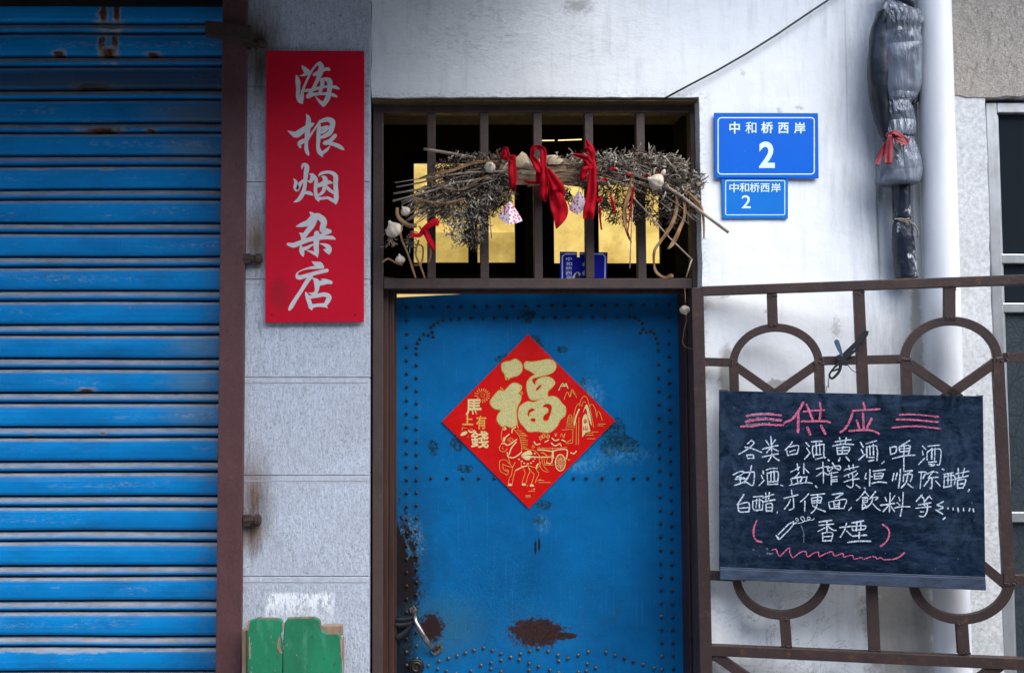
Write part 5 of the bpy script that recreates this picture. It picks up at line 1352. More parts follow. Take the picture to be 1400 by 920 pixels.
wr(WH, 1110, 700, 10.77, 2.1, [(115, 150), (300, 125)], [(115, 200), (330, 180)], [(230, 140), (230, 290)], [(200, 235), (100, 290)], [(250, 215), (310, 265), (365, 275)], [(165, 310), (170, 430)], [(170, 315), (310, 310), (290, 435)], [(180, 370), (300, 360)], [(170, 430), (290, 425)],
   [(420, 232), (585, 215)], [(520, 170), (490, 270), (430, 375)], [(520, 280), (590, 350)], [(600, 165), (770, 135)], [(600, 220), (610, 270)], [(600, 215), (800, 210), (780, 265)], [(670, 160), (665, 280)], [(730, 140), (735, 270)], [(610, 275), (780, 260)], [(615, 360), (815, 345)], [(710, 300), (705, 395)], [(540, 453), (690, 435), (880, 437)])
wr(PK, 1110, 700, 10.77, 2.6, [(1040, 180), (1110, 230), (1140, 310), (1100, 420), (1010, 500)])
# keep the chalk film thin on the board
CBn = -GN.normalized(); cb0 = CB(1100, 650, 0.0).dot(CBn)
for mbx in (WH, PK, FT):
    ds = [v.dot(CBn) - cb0 for v in mbx.v]; mxx = max(ds)
    for i, v in enumerate(mbx.v): mbx.v[i] = v - CBn * (ds[i] - (0.0003 + 0.0030 * ds[i] / mxx))
o = obj('white_chalk_lettering', WH, 'chalkwhite', parent=bd, closed=False)
obj('pink_chalk_lettering', PK, 'chalkpink', parent=bd, closed=False)
obj('faint_chalk_lettering', FT, 'chalkfaint', parent=bd, closed=False)
mb = MB()
mb.tube([GF(1126.5, 512, 0.02), GF(1126, 524, 0.026), GF(1128, 531, 0.03), GF(1131, 527, 0.03), GF(1129, 536, 0.036)], 0.0011, 6)
obj('wire_loop', mb, 'wire', parent=cbt, smooth=True)
# black cloth string knotted to the gate
def zk(x, y): return (1130 + x / 10.22, 440 + y / 10.22)
mb = MB()
gs = on_plane(GP - GN * 0.022, -GN)
def gstr(pts, w): mb.stroke([(*zk(x, y), w_) for (x, y, w_) in [(p[0], p[1], w) if len(p) == 2 else p for p in pts]], gs, sub=6)
gstr([(190, 510, 4), (290, 420, 6), (430, 290, 6.5), (540, 170, 8), (575, 140, 3)], 6)
gstr([(430, 300, 4), (520, 200, 5.5), (545, 130, 3)], 4)
gstr([(210, 520), (330, 460), (430, 375)], 3.2)
gstr([(300, 470), (360, 390), (420, 330)], 3)
gstr([(200, 560, 5), (180, 680, 4), (120, 760, 3.5), (70, 790, 3), (40, 740, 2.6), (90, 660, 2.6), (190, 560, 4)], 3)
gstr([(75, 690, 2), (160, 660, 3)], 3)
gstr([(150, 485, 3), (270, 590, 5)], 5)
gstr([(180, 500, 9), (240, 560, 10)], 10)
st_ = thing('cloth_string', gs(*zk(210, 790)), 'black cloth string knotted round the gate bars above the chalkboard', 'string')
o = obj('knot', mb, 'blackcloth', parent=st_, closed=False)
md = o.modifiers.new('thick', 'SOLIDIFY'); md.thickness = 0.005; md.offset = 0
mb = MB(); mb.e = 0.002
gstr([(140, 280, 7), (175, 370, 6), (215, 470, 3)], 6)
o = obj('loose_end', mb, 'bluecloth', parent=st_, closed=False)
md = o.modifiers.new('thick', 'SOLIDIFY'); md.thickness = 0.002; md.offset = 0
mb = MB()
mb.tube([gs(*zk(*p)) for p in ((270, 580), (310, 620), (360, 680), (430, 712), (490, 735))], 0.0012, 6)
mb.tube([gs(*zk(*p)) for p in ((40, 740), (26, 830), (28, 920))], 0.0012, 6)
obj('cord', mb, 'blackcloth', parent=st_, smooth=True)

# ------------------------------------------------------------------ herb bundle over the transom
YH = -0.005
hb = thing('herb_bundle', V(745, 300, YH), 'dried grey herb bundle tied with red ribbons across the transom bars', 'herb bundle')
AX = [(548, 288), (600, 262), (650, 243), (700, 236), (770, 234), (840, 234), (900, 246), (958, 276)]
def axis(t):
    f = t * (len(AX) - 1); k = min(int(f), len(AX) - 2); u = f - k
    p0, p1, p2, p3 = AX[max(k - 1, 0)], AX[k], AX[k + 1], AX[min(k + 2, len(AX) - 1)]
    return tuple(0.5 * ((2 * p1[i]) + (-p0[i] + p2[i]) * u + (2 * p0[i] - 5 * p1[i] + 4 * p2[i] - p3[i]) * u * u + (-p0[i] + 3 * p1[i] - 3 * p2[i] + p3[i]) * u ** 3) for i in range(2))
# woody stalks
mb = MB()
for k in range(46):
    a = random.uniform(0, 2 * math.pi); rr = random.uniform(0.2, 1) ** .6
    t0, t1 = random.uniform(0.0, .25), random.uniform(.72, 1.0)
    pts = []
    for q in range(9):
        t = t0 + (t1 - t0) * q / 8
        px, py = axis(t)
        s = 0.8 + abs(t - .5) * 1.1
        pts.append(V(px, py + math.sin(a) * rr * 15 * s + random.uniform(-2, 2), YH + math.cos(a) * rr * 0.03 * s))
    mb.tube(pts, random.uniform(0.0016, 0.004), 6)
obj('stalks', mb, 'stalk', parent=hb, smooth=True)
def stick(name, pts, r0, r1, mat='stalk', y=-0.05):
    mb = MB(); n = len(pts)
    mb.tube([V(p[0], p[1], y + (p[2] if len(p) > 2 else 0)) for p in pts], [r0 + (r1 - r0) * k / (n - 1) for k in range(n)], 8)
    return obj(name, mb, mat, parent=hb, smooth=True)
stick('stick', [(579, 204), (592, 206), (620, 211), (650, 217)], 0.0042, 0.0065, y=-0.03)
stick('stick', [(542, 256), (575, 250), (620, 238), (660, 230)], 0.0024, 0.0035)
stick('stick', [(538, 265), (580, 258), (630, 248)], 0.003, 0.004)
stick('stick', [(537, 275), (580, 264), (625, 250), (670, 243)], 0.0032, 0.0042, y=-0.06)
stick('stick', [(557, 301), (580, 286), (610, 270)], 0.004, 0.0045, y=-0.05)
stick('stick', [(996, 318), (960, 291), (930, 267), (905, 252)], 0.0048, 0.0056, y=-0.06)
stick('stick', [(946, 355), (915, 325), (880, 285), (860, 265)], 0.0026, 0.0024)
stick('stick', [(946, 354), (942, 366), (938, 379)], 0.0024, 0.0020)
stick('stick', [(861, 367), (862, 345), (863, 320), (865, 280)], 0.0022, 0.0018)
stick('stick', [(672, 326), (670, 300), (671, 240)], 0.0018, 0.0014)
stick('twig', [(540, 250), (585, 243), (640, 236), (690, 234)], 0.0016, 0.0030, y=-0.065)
# shrivelled leaves
def curl(mb, p, d, L, w, bend):
    d = d.normalized(); side = d.orthogonal().normalized()
    side = (Matrix.Rotation(random.uniform(0, 6.28), 3, d) @ side)
    n = 7; q = Vector(p); i = len(mb.v); w *= 0.5; L *= 1.1; bend *= 2.2
    ax = Vector((random.uniform(-1, 1), random.uniform(-1, 1), random.uniform(-1, 1))).normalized()
    for k in range(n + 1):
        ww = w * (0.45 + 0.9 * math.sin(math.pi * (k + 0.6) / (n + 1.2))) * 0.5
        mb.v += [q + side * ww, q - side * ww]
        rot = Matrix.Rotation(bend / n, 3, ax)
        d = rot @ d; side = Matrix.Rotation(bend * .6 / n, 3, d) @ (rot @ side)
        q = q + d * (L / n)
    for k in range(n): mb.f.append((i + 2 * k, i + 2 * k + 1, i + 2 * k + 3, i + 2 * k + 2))
lv = {'greyleaf': MB(), 'darkleaf': MB(), 'brownleaf': MB()}
def scatter(n, region, mats, L=(0.010, 0.028), w=(0.002, 0.0055), down=0.0):
    for k in range(n):
        px, py, y = region()
        key = random.choices(list(mats), list(mats.values()))[0]
        d = Vector((random.gauss(0, 1) + (0.6 if px > 745 else -0.6), random.gauss(0, .8), random.gauss(0, .8) - 0.55 - down))
        for _ in range(2): curl(lv[key], V(px + random.gauss(0, 2), py + random.gauss(0, 2), y + random.gauss(0, .004)), Vector((d.x + random.gauss(0, .6), d.y, d.z + random.gauss(0, .6))), random.uniform(*L), random.uniform(*w), random.gauss(0, 2.6))
def around(t0, t1, ry, dy=0):
    def f():
        t = random.uniform(t0, t1); px, py = axis(t); a = random.uniform(0, 6.28); r = math.sqrt(random.random())
        return (px + random.gauss(0, 4), py + dy + math.sin(a) * r * ry * (1 - 0.55 * max(0, (t - .8) / .2)), YH - 0.012 + math.cos(a) * r * 0.045)
    return f
def blob(cx, cy, rx, ry, y0=-0.06, y1=0.0):
    def f():
        a = random.uniform(0, 6.28); r = math.sqrt(random.random())
        return (cx + math.cos(a) * r * rx, cy + math.sin(a) * r * ry, random.uniform(y0, y1))
    return f
scatter(1100, around(.17, .42, 25), {'darkleaf': 3, 'brownleaf': 2, 'greyleaf': 3}, (0.012, 0.034), (0.003, 0.008))
scatter(520, blob(642, 230, 46, 20), {'darkleaf': 3, 'brownleaf': 3, 'greyleaf': 1}, (0.010, 0.026), (0.003, 0.007))
scatter(600, blob(628, 272, 48, 24), {'greyleaf': 5, 'darkleaf': 2, 'brownleaf': 1}, (0.014, 0.036), (0.003, 0.008))
scatter(160, blob(590, 275, 30, 20), {'greyleaf': 4, 'darkleaf': 2, 'brownleaf': 2}, (0.012, 0.03), (0.003, 0.007))
scatter(300, blob(668, 265, 36, 20), {'greyleaf': 3, 'darkleaf': 3, 'brownleaf': 1}, (0.012, 0.03), (0.003, 0.007))
scatter(1300, around(.60, .95, 22, -3), {'greyleaf': 6, 'darkleaf': 3, 'brownleaf': 1}, (0.014, 0.040), (0.003, 0.008))
scatter(560, blob(880, 224, 54, 15), {'greyleaf': 7, 'darkleaf': 2, 'brownleaf': 1}, (0.014, 0.042), (0.003, 0.008))
scatter(420, blob(922, 246, 38, 20), {'greyleaf': 6, 'darkleaf': 2}, (0.014, 0.04), (0.003, 0.008))
scatter(90, blob(770, 219, 45, 6), {'greyleaf': 5, 'brownleaf': 1}, (0.012, 0.026), (0.003, 0.007))
# hanging sprigs: thin stem, leaves along it
sp_mb = MB()
def sprig(px, py, ln, mats, n, y, sway=6, L=(0.010, 0.028), w=(0.0025, 0.007)):
    pts = [(px + math.sin(q * 1.3 + px) * sway * q / 4 + random.uniform(-1, 1), py + ln * q / 4, y + random.uniform(-.006, .006)) for q in range(5)]
    sp_mb.tube([V(*p) for p in pts], 0.0009, 5)
    for k in range(n):
        u = random.random() ** .8 * 4; i = min(int(u), 3); f = u - i
        p = tuple(pts[i][c] * (1 - f) + pts[i + 1][c] * f for c in range(3))
        key = random.choices(list(mats), list(mats.values()))[0]
        for _ in range(2): curl(lv[key], V(p[0] + random.gauss(0, 3.4), p[1] + random.gauss(0, 2), p[2]), Vector((random.gauss(0, .7), random.gauss(0, .6), -abs(random.gauss(.6, .6)))), random.uniform(*L), random.uniform(*w), random.gauss(0, 2.2))
GREY = {'greyleaf': 6, 'darkleaf': 1}; DRK = {'darkleaf': 6, 'brownleaf': 1}; MIX = {'darkleaf': 3, 'greyleaf': 2, 'brownleaf': 1}
for (px, py, ln_, mt, n) in ((612, 275, 45, GREY, 45), (620, 280, 52, GREY, 55), (630, 275, 35, GREY, 40), (600, 268, 28, MIX, 40), (590, 262, 26, MIX, 40), (640, 270, 60, DRK, 90), (648, 275, 62, DRK, 90), (644, 285, 50, MIX, 70), (652, 275, 58, GREY, 60), (658, 275, 45, GREY, 50),
                             (636, 280, 45, GREY, 40), (668, 262, 32, MIX, 45), (680, 258, 26, DRK, 50), (690, 256, 22, DRK, 45), (674, 260, 30, DRK, 45), (562, 318, 22, GREY, 24), (533, 312, 24, GREY, 22)):
    sprig(px, py, ln_, mt, n, -0.04)
for (px, py, ln_, mt, n) in ((822, 252, 38, DRK, 70), (832, 255, 34, DRK, 60), (842, 255, 48, DRK, 80), (852, 255, 50, DRK, 60), (864, 255, 40, DRK, 70), (874, 255, 48, DRK, 90), (884, 258, 40, DRK, 70), (812, 250, 28, DRK, 30),
                             (905, 262, 44, DRK, 70), (915, 262, 52, DRK, 80), (925, 262, 34, MIX, 50), (935, 258, 24, GREY, 50), (945, 262, 22, GREY, 40), (914, 258, 40, GREY, 40), (948, 268, 26, MIX, 36), (776, 254, 20, DRK, 26), (770, 256, 16, DRK, 22), (950, 258, 14, GREY, 30)):
    sprig(px, py, ln_, mt, n, -0.035)
# fine stems arching through both ends
for k in range(70):
    rt = k % 2
    t0 = random.uniform(.55, .75) if rt else random.uniform(.25, .42)
    t1 = random.uniform(.85, 1.0) if rt else random.uniform(.0, .18)
    v0 = random.uniform(-20, 18); dr_ = random.uniform(0, 22)
    pts = []
    for q in range(7):
        t = t0 + (t1 - t0) * q / 6; px, py = axis(t)
        pts.append(V(px + random.uniform(-2, 2), py + v0 * (.6 + .5 * q / 6) + dr_ * (q / 6) ** 2 + random.uniform(-2, 2), -0.05 + random.uniform(-.012, .02)))
    sp_mb.tube(pts, [0.0016 - 0.0001 * q for q in range(7)], 5)
obj('sprig_stems', sp_mb, 'stalk', parent=hb, smooth=True)  # thin stems only, the curled leaves are separate meshes
for key, nm in (('greyleaf', 'grey_leaves'), ('darkleaf', 'dark_leaves'), ('brownleaf', 'brown_leaves')):
    o = obj(nm, lv[key], key, parent=hb, closed=False, smooth=True); o['kind'] = 'stuff'
# straw sheath round the middle
mb = MB()
for k in range(60):
    x0 = random.uniform(678, 740); x1 = random.uniform(760, 845)
    v0 = random.uniform(-1, 1)
    yy = -0.03 * math.sqrt(max(0, 1 - v0 * v0)) - 0.012
    pts = [(x0 + (x1 - x0) * q / 6, 236 + v0 * 17 + random.uniform(-1.6, 1.6) + (q - 3) ** 2 * .15, random.uniform(3, 6.5)) for q in range(7)]
    i0 = len(mb.v)
    for j, p in enumerate(pts):
        yo = yy - random.uniform(0, .006)
        mb.v += [V(p[0], p[1] - p[2] / 2, yo), V(p[0], p[1], yo - 0.002), V(p[0], p[1] + p[2] / 2, yo + 0.001)]
    for j in range(6):
        a = i0 + j * 3
        mb.f += [(a, a + 1, a + 4, a + 3), (a + 1, a + 2, a + 5, a + 4)]
o = obj('straw_sheath', mb, 'straw', parent=hb, closed=False, smooth=True)
mb = MB()
fnh = front(-0.058)
def leafpatch(pts, Y, fold):
    mb2 = MB(); c = (sum(p[0] for p in pts) / len(pts), sum(p[1] for p in pts) / len(pts))
    i = len(mb.v); mb.v.append(V(c[0], c[1], Y - fold))
    n = len(pts)
    for p in pts: mb.v.append(V(p[0], p[1], Y + random.uniform(-.004, .006)))
    for k in range(n): mb.f.append((i, i + 1 + k, i + 1 + (k + 1) % n))
def z7(pts): return [(680 + p[0] / 7.08, 190 + p[1] / 7.08) for p in pts]
leafpatch(z7([(165, 190), (205, 160), (240, 122), (280, 150), (320, 210), (360, 260), (400, 300), (340, 290), (270, 270), (190, 280)]), -0.062, 0.014)
leafpatch(z7([(0, 300), (40, 255), (100, 230), (110, 290), (60, 340), (10, 345)]), -0.058, 0.01)
leafpatch(z7([(470, 160), (560, 155), (640, 210), (600, 245), (490, 250)]), -0.055, 0.01)
leafpatch(z7([(190, 290), (380, 320), (395, 355), (240, 345)]), -0.05, 0.008)
o = obj('pale_husk', mb, 'husk', parent=hb, closed=False, smooth=True)
# long dry leaf strips
def strip(name, pts, mat, wpx, parent=hb, y=-0.055, tw=1.5, wave=0.006, cross=0.0015, th=0.0):
    """a twisting cloth or leaf strip through pixels (x, y[, width[, depth]])"""
    P = [(p[0], p[1], p[2] if len(p) > 2 else wpx, p[3] if len(p) > 3 else y) for p in pts]
    Q = []
    for k in range(len(P) - 1):
        p0, p1, p2, p3 = P[max(k - 1, 0)], P[k], P[k + 1], P[min(k + 2, len(P) - 1)]
        for q in range(6):
            t = q / 6
            Q.append(tuple(0.5 * ((2 * p1[i]) + (-p0[i] + p2[i]) * t + (2 * p0[i] - 5 * p1[i] + 4 * p2[i] - p3[i]) * t * t + (-p0[i] + 3 * p1[i] - 3 * p2[i] + p3[i]) * t ** 3) for i in range(4)))
    Q.append(P[-1])
    mb = MB(); n = len(Q); ph = random.uniform(0, 6.28); NC = 7
    for k, q in enumerate(Q):
        a, b = Q[max(k - 1, 0)], Q[min(k + 1, n - 1)]
        dx, dy = b[0] - a[0], b[1] - a[1]; l = math.hypot(dx, dy) or 1
        nx, ny = -dy / l, dx / l
        twist = math.sin(ph + k * 0.35) * tw * 0.3
        for j in range(NC):
            u = (j / (NC - 1) - .5)
            h = max(q[2], .4) * u
            yy = q[3] + math.sin(ph + k * 0.5) * wave * .4 + math.cos(u * 6.28 * 1.5 + ph) * cross + u * twist * q[2] * 0.0022
            mb.v.append(V(q[0] + nx * h, q[1] + ny * h, yy))
    for k in range(n - 1):
        for j in range(NC - 1):
            a = k * NC + j
            mb.f.append((a, a + 1, a + NC + 1, a + NC))
    o = obj(name, mb, mat, parent=parent, closed=False, smooth=True)
    md = o.modifiers.new('thick', 'SOLIDIFY'); md.thickness = 0.0008; md.offset = 0
    return o
def z54(*pts): return [(820 + p[0] / 5.41, 230 + p[1] / 5.41) + tuple(p[2:]) for p in pts]
strip('leaf_strip', z54((210, 0, 3), (235, 60, 6), (228, 150, 6), (195, 250, 6), (180, 330, 5), (190, 430, 4), (215, 510, 3), (235, 550, 1)), 'tanleaf', 5)
strip('leaf_strip', z54((545, 145, 3), (570, 220, 4), (565, 320, 5), (520, 440, 5), (450, 540, 4), (405, 610, 4), (400, 700, 3), (420, 770, 4), (480, 810, 4), (530, 800, 7), (545, 805, 1)), 'tanleaf', 4)
strip('leaf_strip', z54((600, 200, 3), (625, 260, 4), (625, 360, 4), (590, 450, 5), (560, 520, 6), (530, 570, 5), (500, 600, 1)), 'tanleaf', 4)
strip('leaf_strip', z54((605, 125, 3), (660, 190, 5), (720, 250, 5), (755, 310, 4), (770, 420, 3), (770, 520, 1.5)), 'tanleaf', 4)
strip('leaf_strip', z54((395, 230, 1.5), (390, 310, 2), (355, 390, 1.5)), 'tanleaf', 2)
def z5l(*pts): return [(510 + p[0] / 3.172, 120 + p[1] / 3.172) + tuple(p[2:]) for p in pts]
strip('leaf_strip', z5l((230, 395, 2), (300, 430, 3), (390, 440, 3), (450, 405, 3), (500, 380, 2)), 'tanleaf', 3, y=-0.07)
strip('leaf_strip', z5l((170, 475, 2), (240, 495, 2.5), (320, 500, 3), (400, 480, 2)), 'tanleaf', 3, y=-0.068)
strip('leaf_strip', z5l((105, 520, 4), (110, 560, 5), (150, 595, 6), (190, 600, 5)), 'tanleaf', 5, y=-0.065)
strip('leaf_strip', z5l((130, 590, 2), (120, 640, 2.5), (150, 720, 2.5), (170, 780, 3), (185, 825, 2)), 'tanleaf', 3, y=-0.06)
strip('leaf_strip', z5l((200, 660, 2), (185, 720, 2.5), (205, 770, 2.5), (225, 825, 2)), 'tanleaf', 3, y=-0.055)
strip('leaf_strip', z5l((200, 600, 2), (235, 660, 2.5), (250, 720, 2), (240, 760, 1.5)), 'tanleaf', 3, y=-0.06)
strip('leaf_strip', z5l((180, 680, 2), (215, 690, 2), (210, 760, 2.5), (175, 770, 2)), 'tanleaf', 3, y=-0.05)
strip('leaf_strip', z5l((110, 620, 1.5), (75, 600, 2), (70, 640, 2), (90, 690, 2)), 'tanleaf', 2, y=-0.055)
strip('leaf_strip', z5l((38, 760, 2), (65, 742, 2), (100, 760, 2.5), (128, 768, 2)), 'tanleaf', 2, y=-0.04)
strip('leaf_strip', z5l((200, 395, 2), (260, 375, 4), (340, 360, 4), (440, 325, 4), (540, 320, 2)), 'tanleaf', 3, y=-0.07)
# red ribbons
def rz(*pts): return [(680 + p[0] / 7.08, 190 + p[1] / 7.08, p[2] / 7.08) + tuple(p[3:]) for p in pts]
def ribbon(lst, label):
    r = thing_part('red_ribbon', lst)
    return r
RB = 'redcloth'
strip('ribbon', rz((145, 190, 66, -.062), (145, 280, 78, -.078), (152, 380, 78, -.08), (150, 440, 68, -.072), (148, 490, 60, -.06)), RB, 10, cross=.0025)
strip('ribbon', rz((110, 205, 40, -.078), (98, 160, 45, -.085), (80, 95, 40, -.08), (55, 140, 38, -.075), (40, 185, 22, -.068), (90, 190, 40, -.072)), RB, 6, cross=.002)
strip('ribbon', rz((100, 190, 38, -.086), (145, 180, 46, -.088), (180, 172, 26, -.08)), RB, 6)
strip('ribbon', rz((440, 300, 60, -.088), (445, 200, 62, -.09), (440, 110, 58, -.085), (390, 80, 40, -.075), (345, 100, 46, -.07), (335, 180, 40, -.068)), RB, 8, cross=.003)
strip('ribbon', rz((325, 170, 40, -.07), (365, 220, 70, -.084), (400, 280, 80, -.092), (440, 320, 70, -.09)), RB, 8, cross=.003)
strip('ribbon', rz((410, 270, 60, -.075), (402, 350, 62, -.08), (400, 440, 60, -.066)), RB, 8, cross=.003)
strip('ribbon', rz((450, 270, 55, -.095), (455, 380, 78, -.098), (448, 470, 86, -.094), (445, 550, 80, -.088), (470, 612, 14, -.085)), RB, 10, cross=.004)
strip('ribbon', rz((480, 290, 50, -.095), (545, 400, 90, -.1), (590, 480, 120, -.1), (585, 545, 120, -.085), (560, 600, 110, -.085)), RB, 12, cross=.004)
strip('ribbon', rz((505, 350, 40, -.085), (540, 480, 90, -.09), (580, 600, 150, -.09), (605, 690, 160, -.088), (600, 770, 120, -.085), (570, 868, 10, -.085)), RB, 16, cross=.005)
strip('ribbon', rz((890, 300, 60, -.078), (870, 235, 70, -.07), (845, 200, 60, -.06)), RB, 8, cross=.003)
strip('ribbon', rz((856, 2, 8, -.08), (880, 60, 52, -.085), (905, 120, 78, -.088), (915, 200, 60, -.088), (930, 280, 60, -.088)), RB, 8, cross=.003)
strip('ribbon', rz((840, 120, 40, -.075), (875, 105, 60, -.09), (900, 140, 50, -.09)), RB, 7, cross=.003)
strip('ribbon', rz((728, 152, 14, -.07), (790, 165, 42, -.08), (870, 195, 52, -.088), (915, 255, 60, -.09), (955, 310, 36, -.088)), RB, 7, cross=.003)
strip('ribbon', rz((890, 280, 44, -.095), (850, 300, 66, -.1), (828, 350, 72, -.098), (832, 398, 58, -.09)), RB, 8, cross=.004)
strip('ribbon', rz((925, 270, 70, -.095), (920, 380, 86, -.095), (915, 500, 92, -.09), (900, 620, 104, -.088), (885, 700, 112, -.088), (880, 775, 104, -.085)), RB, 12, cross=.005)
strip('ribbon', rz((950, 555, 20, -.06), (985, 585, 60, -.064), (960, 620, 30, -.06)), RB, 6)
strip('ribbon', rz((985, 640, 10, -.05), (990, 760, 10, -.05), (1006, 880, 10, -.05)), RB, 1.5)
strip('ribbon', rz((255, 400, 14, -.06), (300, 420, 26, -.066), (360, 425, 22, -.066), (400, 410, 14, -.062)), RB, 3)
strip('ribbon', z5l((160, 635, 5), (200, 640, 6), (225, 610, 7), (270, 580, 9), (280, 600, 3)), RB, 6, y=-0.07)
strip('ribbon', z5l((225, 610, 5), (240, 650, 8), (260, 690, 7), (268, 705, 3)), RB, 6, y=-0.072)
strip('ribbon', z54((250, 140, 3), (235, 250, 2.5), (222, 350, 2), (205, 490, 1)), RB, 2, y=-0.06)
strip('ribbon', z54((75, 190, 2), (95, 250, 3.5), (115, 330, 2)), RB, 2, y=-0.06)
strip('ribbon', z54((5, 290, 2), (5, 380, 2), (15, 455, 1.5)), RB, 2, y=-0.06)
for p in ((860, 240), (838, 232), (826, 246), (885, 242), (903, 238)):
    strip('ribbon', [(p[0] - 4, p[1], 2), (p[0], p[1] - 1, 4), (p[0] + 5, p[1] + 1, 2)], RB, 3, y=-0.062)

# garlic bulbs and scent sachets hanging on it
def garlic(px, py, rp, label, Y=-0.075, tiltv=(0.1, 0, 1), cloves=7):
    c = V(px, py, Y); r = rp * (Y + DIST) / FPX
    ax = Vector(tiltv).normalized()
    a = ax.orthogonal().normalized(); b = ax.cross(a)
    mb = MB(); n = 42; prof = [(0.10, -0.86), (0.55, -0.80), (0.86, -0.50), (1.0, -0.10), (0.90, 0.30), (0.58, 0.66), (0.30, 0.90), (0.20, 1.08), (0.16, 1.26), (0.05, 1.3)]
    for (rr, hh) in prof:
        for j in range(n):
            t = 2 * math.pi * j / n
            k = 1 + (0.11 * abs(math.cos(t * cloves / 2)) - 0.07) * min(1, rr * 1.4)
            k *= 1 + 0.06 * math.sin(t + px)
            mb.v.append(c + ax * hh * r * 0.92 + (a * math.cos(t) + b * math.sin(t)) * rr * r * k)
    for q in range(len(prof) - 1):
        for j in range(n):
            l = (j + 1) % n
            mb.f.append((q * n + j, q * n + l, (q + 1) * n + l, (q + 1) * n + j))
    mb.f.append(tuple(range(n))); mb.f.append(tuple((len(prof) - 1) * n + j for j in range(n)))
    t = thing('garlic_bulb', c - ax * r * 0.8, label, 'garlic', 'garlic bulbs hung around the doorway')
    obj('bulb', mb, 'garlic', parent=t, smooth=True)
    return t, c, r
t_, c, r = garlic(897, 249, 11.5, 'largest white garlic bulb lying on the right end of the herb bundle', -0.08, (-0.9, -.2, .35))
mb = MB(); mb.lathe([(0.001, 0), (0.006, 0.004), (0.0075, 0.012), (0.004, 0.020), (0.001, 0.022)], V(905, 241, -0.085), Vector((.3, -.2, .8)), 12)
obj('clove', mb, 'garlic', parent=t_, smooth=True)
garlic(670, 229, 8, 'round garlic bulb on the herb bundle left of the pale husk', -0.075, (.1, -.9, .3))
garlic(539, 314, 12, 'fat garlic bulb hanging at the far left end of the herb bundle', -0.05, (-.5, -.3, .8))
garlic(554, 289, 7, 'small garlic bulb tucked above the fat one on the left', -0.06, (-.5, -.4, .7))
garlic(547, 355, 7, 'lowest garlic bulb hanging in the left corner of the transom', -0.03, (-.15, -.3, .95))
t_, c, r = garlic(936.5, 424, 7, 'lone garlic bulb hanging on a string beside the door top right', 0.03, (.05, -.5, -.9))
mb = MB(); mb.tube([V(936, 394, 0.045), V(937, 408, 0.04), V(937, 416, 0.036)], 0.0012, 6)
mb.tube([V(*p, 0.03) for p in ((938, 432), (939, 438), (935, 452), (933, 468), (936, 474), (943, 476.5), (951, 477))], 0.0012, 6)
obj('string', mb, 'tanleaf', parent=t_, smooth=True)
def sachet(apex, left, bottom, right, label, Y, top):
    t = thing('scent_sachet', V(*bottom, Y), label, 'sachet', 'flowered scent sachets under the herb bundle')
    bm = bmesh.new()
    A, Lf, B, Rt = V(*apex, Y), V(*left, Y + 0.012), V(*bottom, Y - 0.018), V(*right, Y + 0.008)
    K = V((left[0] + right[0]) / 2, (left[1] + right[1]) / 2 - 2, Y + 0.028)
    vs = [bm.verts.new(q) for q in (A, Lf, B, Rt, K)]
    for f in ((0, 1, 2), (0, 2, 3), (0, 3, 4), (0, 4, 1), (1, 4, 3, 2)): bm.faces.new([vs[i] for i in f])
    bmesh.ops.recalc_face_normals(bm, faces=bm.faces)
    bmesh.ops.subdivide_edges(bm, edges=bm.edges, cuts=3, use_grid_fill=True, smooth=0.0)
    cen = (A + Lf + B + Rt) / 4
    for v in bm.verts:
        d = (v.co - cen)
        e = min((v.co - q).length for q in (A, Lf, B, Rt))
        v.co += d.normalized() * min(e, 0.02) * 0.14
    mb = MB(); bm.verts.index_update()
    mb.v = [v.co.copy() for v in bm.verts]; mb.f = [tuple(v.index for v in f.verts) for f in bm.faces]; bm.free()
    obj('bag', mb, 'sachet', parent=t, smooth=False)
    mb = MB(); mb.tube([V(*apex, Y), V(*top, Y + .005)], 0.0012, 6)
    obj('string', mb, 'blackcloth', parent=t)
sachet((696.5, 275), (680.5, 297), (696, 307), (714.5, 302), 'pink flowered sachet hanging left under the herb bundle', -0.06, (696, 258))
sachet((791.5, 260), (777.5, 286), (791, 294), (802, 278), 'pink flowered sachet hanging between the two longest ribbons', -0.06, (792, 252))

# ------------------------------------------------------------------ cable, wrapped pipe, downpipe, conduit
mb = MB()
mb.tube([V(906, 136, 0.03), V(912, 133, -0.012), V(940, 118, -0.016), V(980, 97, -0.018), V(1020, 74, -0.02), V(1060, 49, -0.02), V(1100, 22, -0.02), V(1136, -2, -0.02), V(1200, -46, -0.02)], 0.0032, 8)
o = obj('cable', mb, 'cable', smooth=True)
tag(o, 'thin black cable slanting up across the white wall above the door', 'cable')

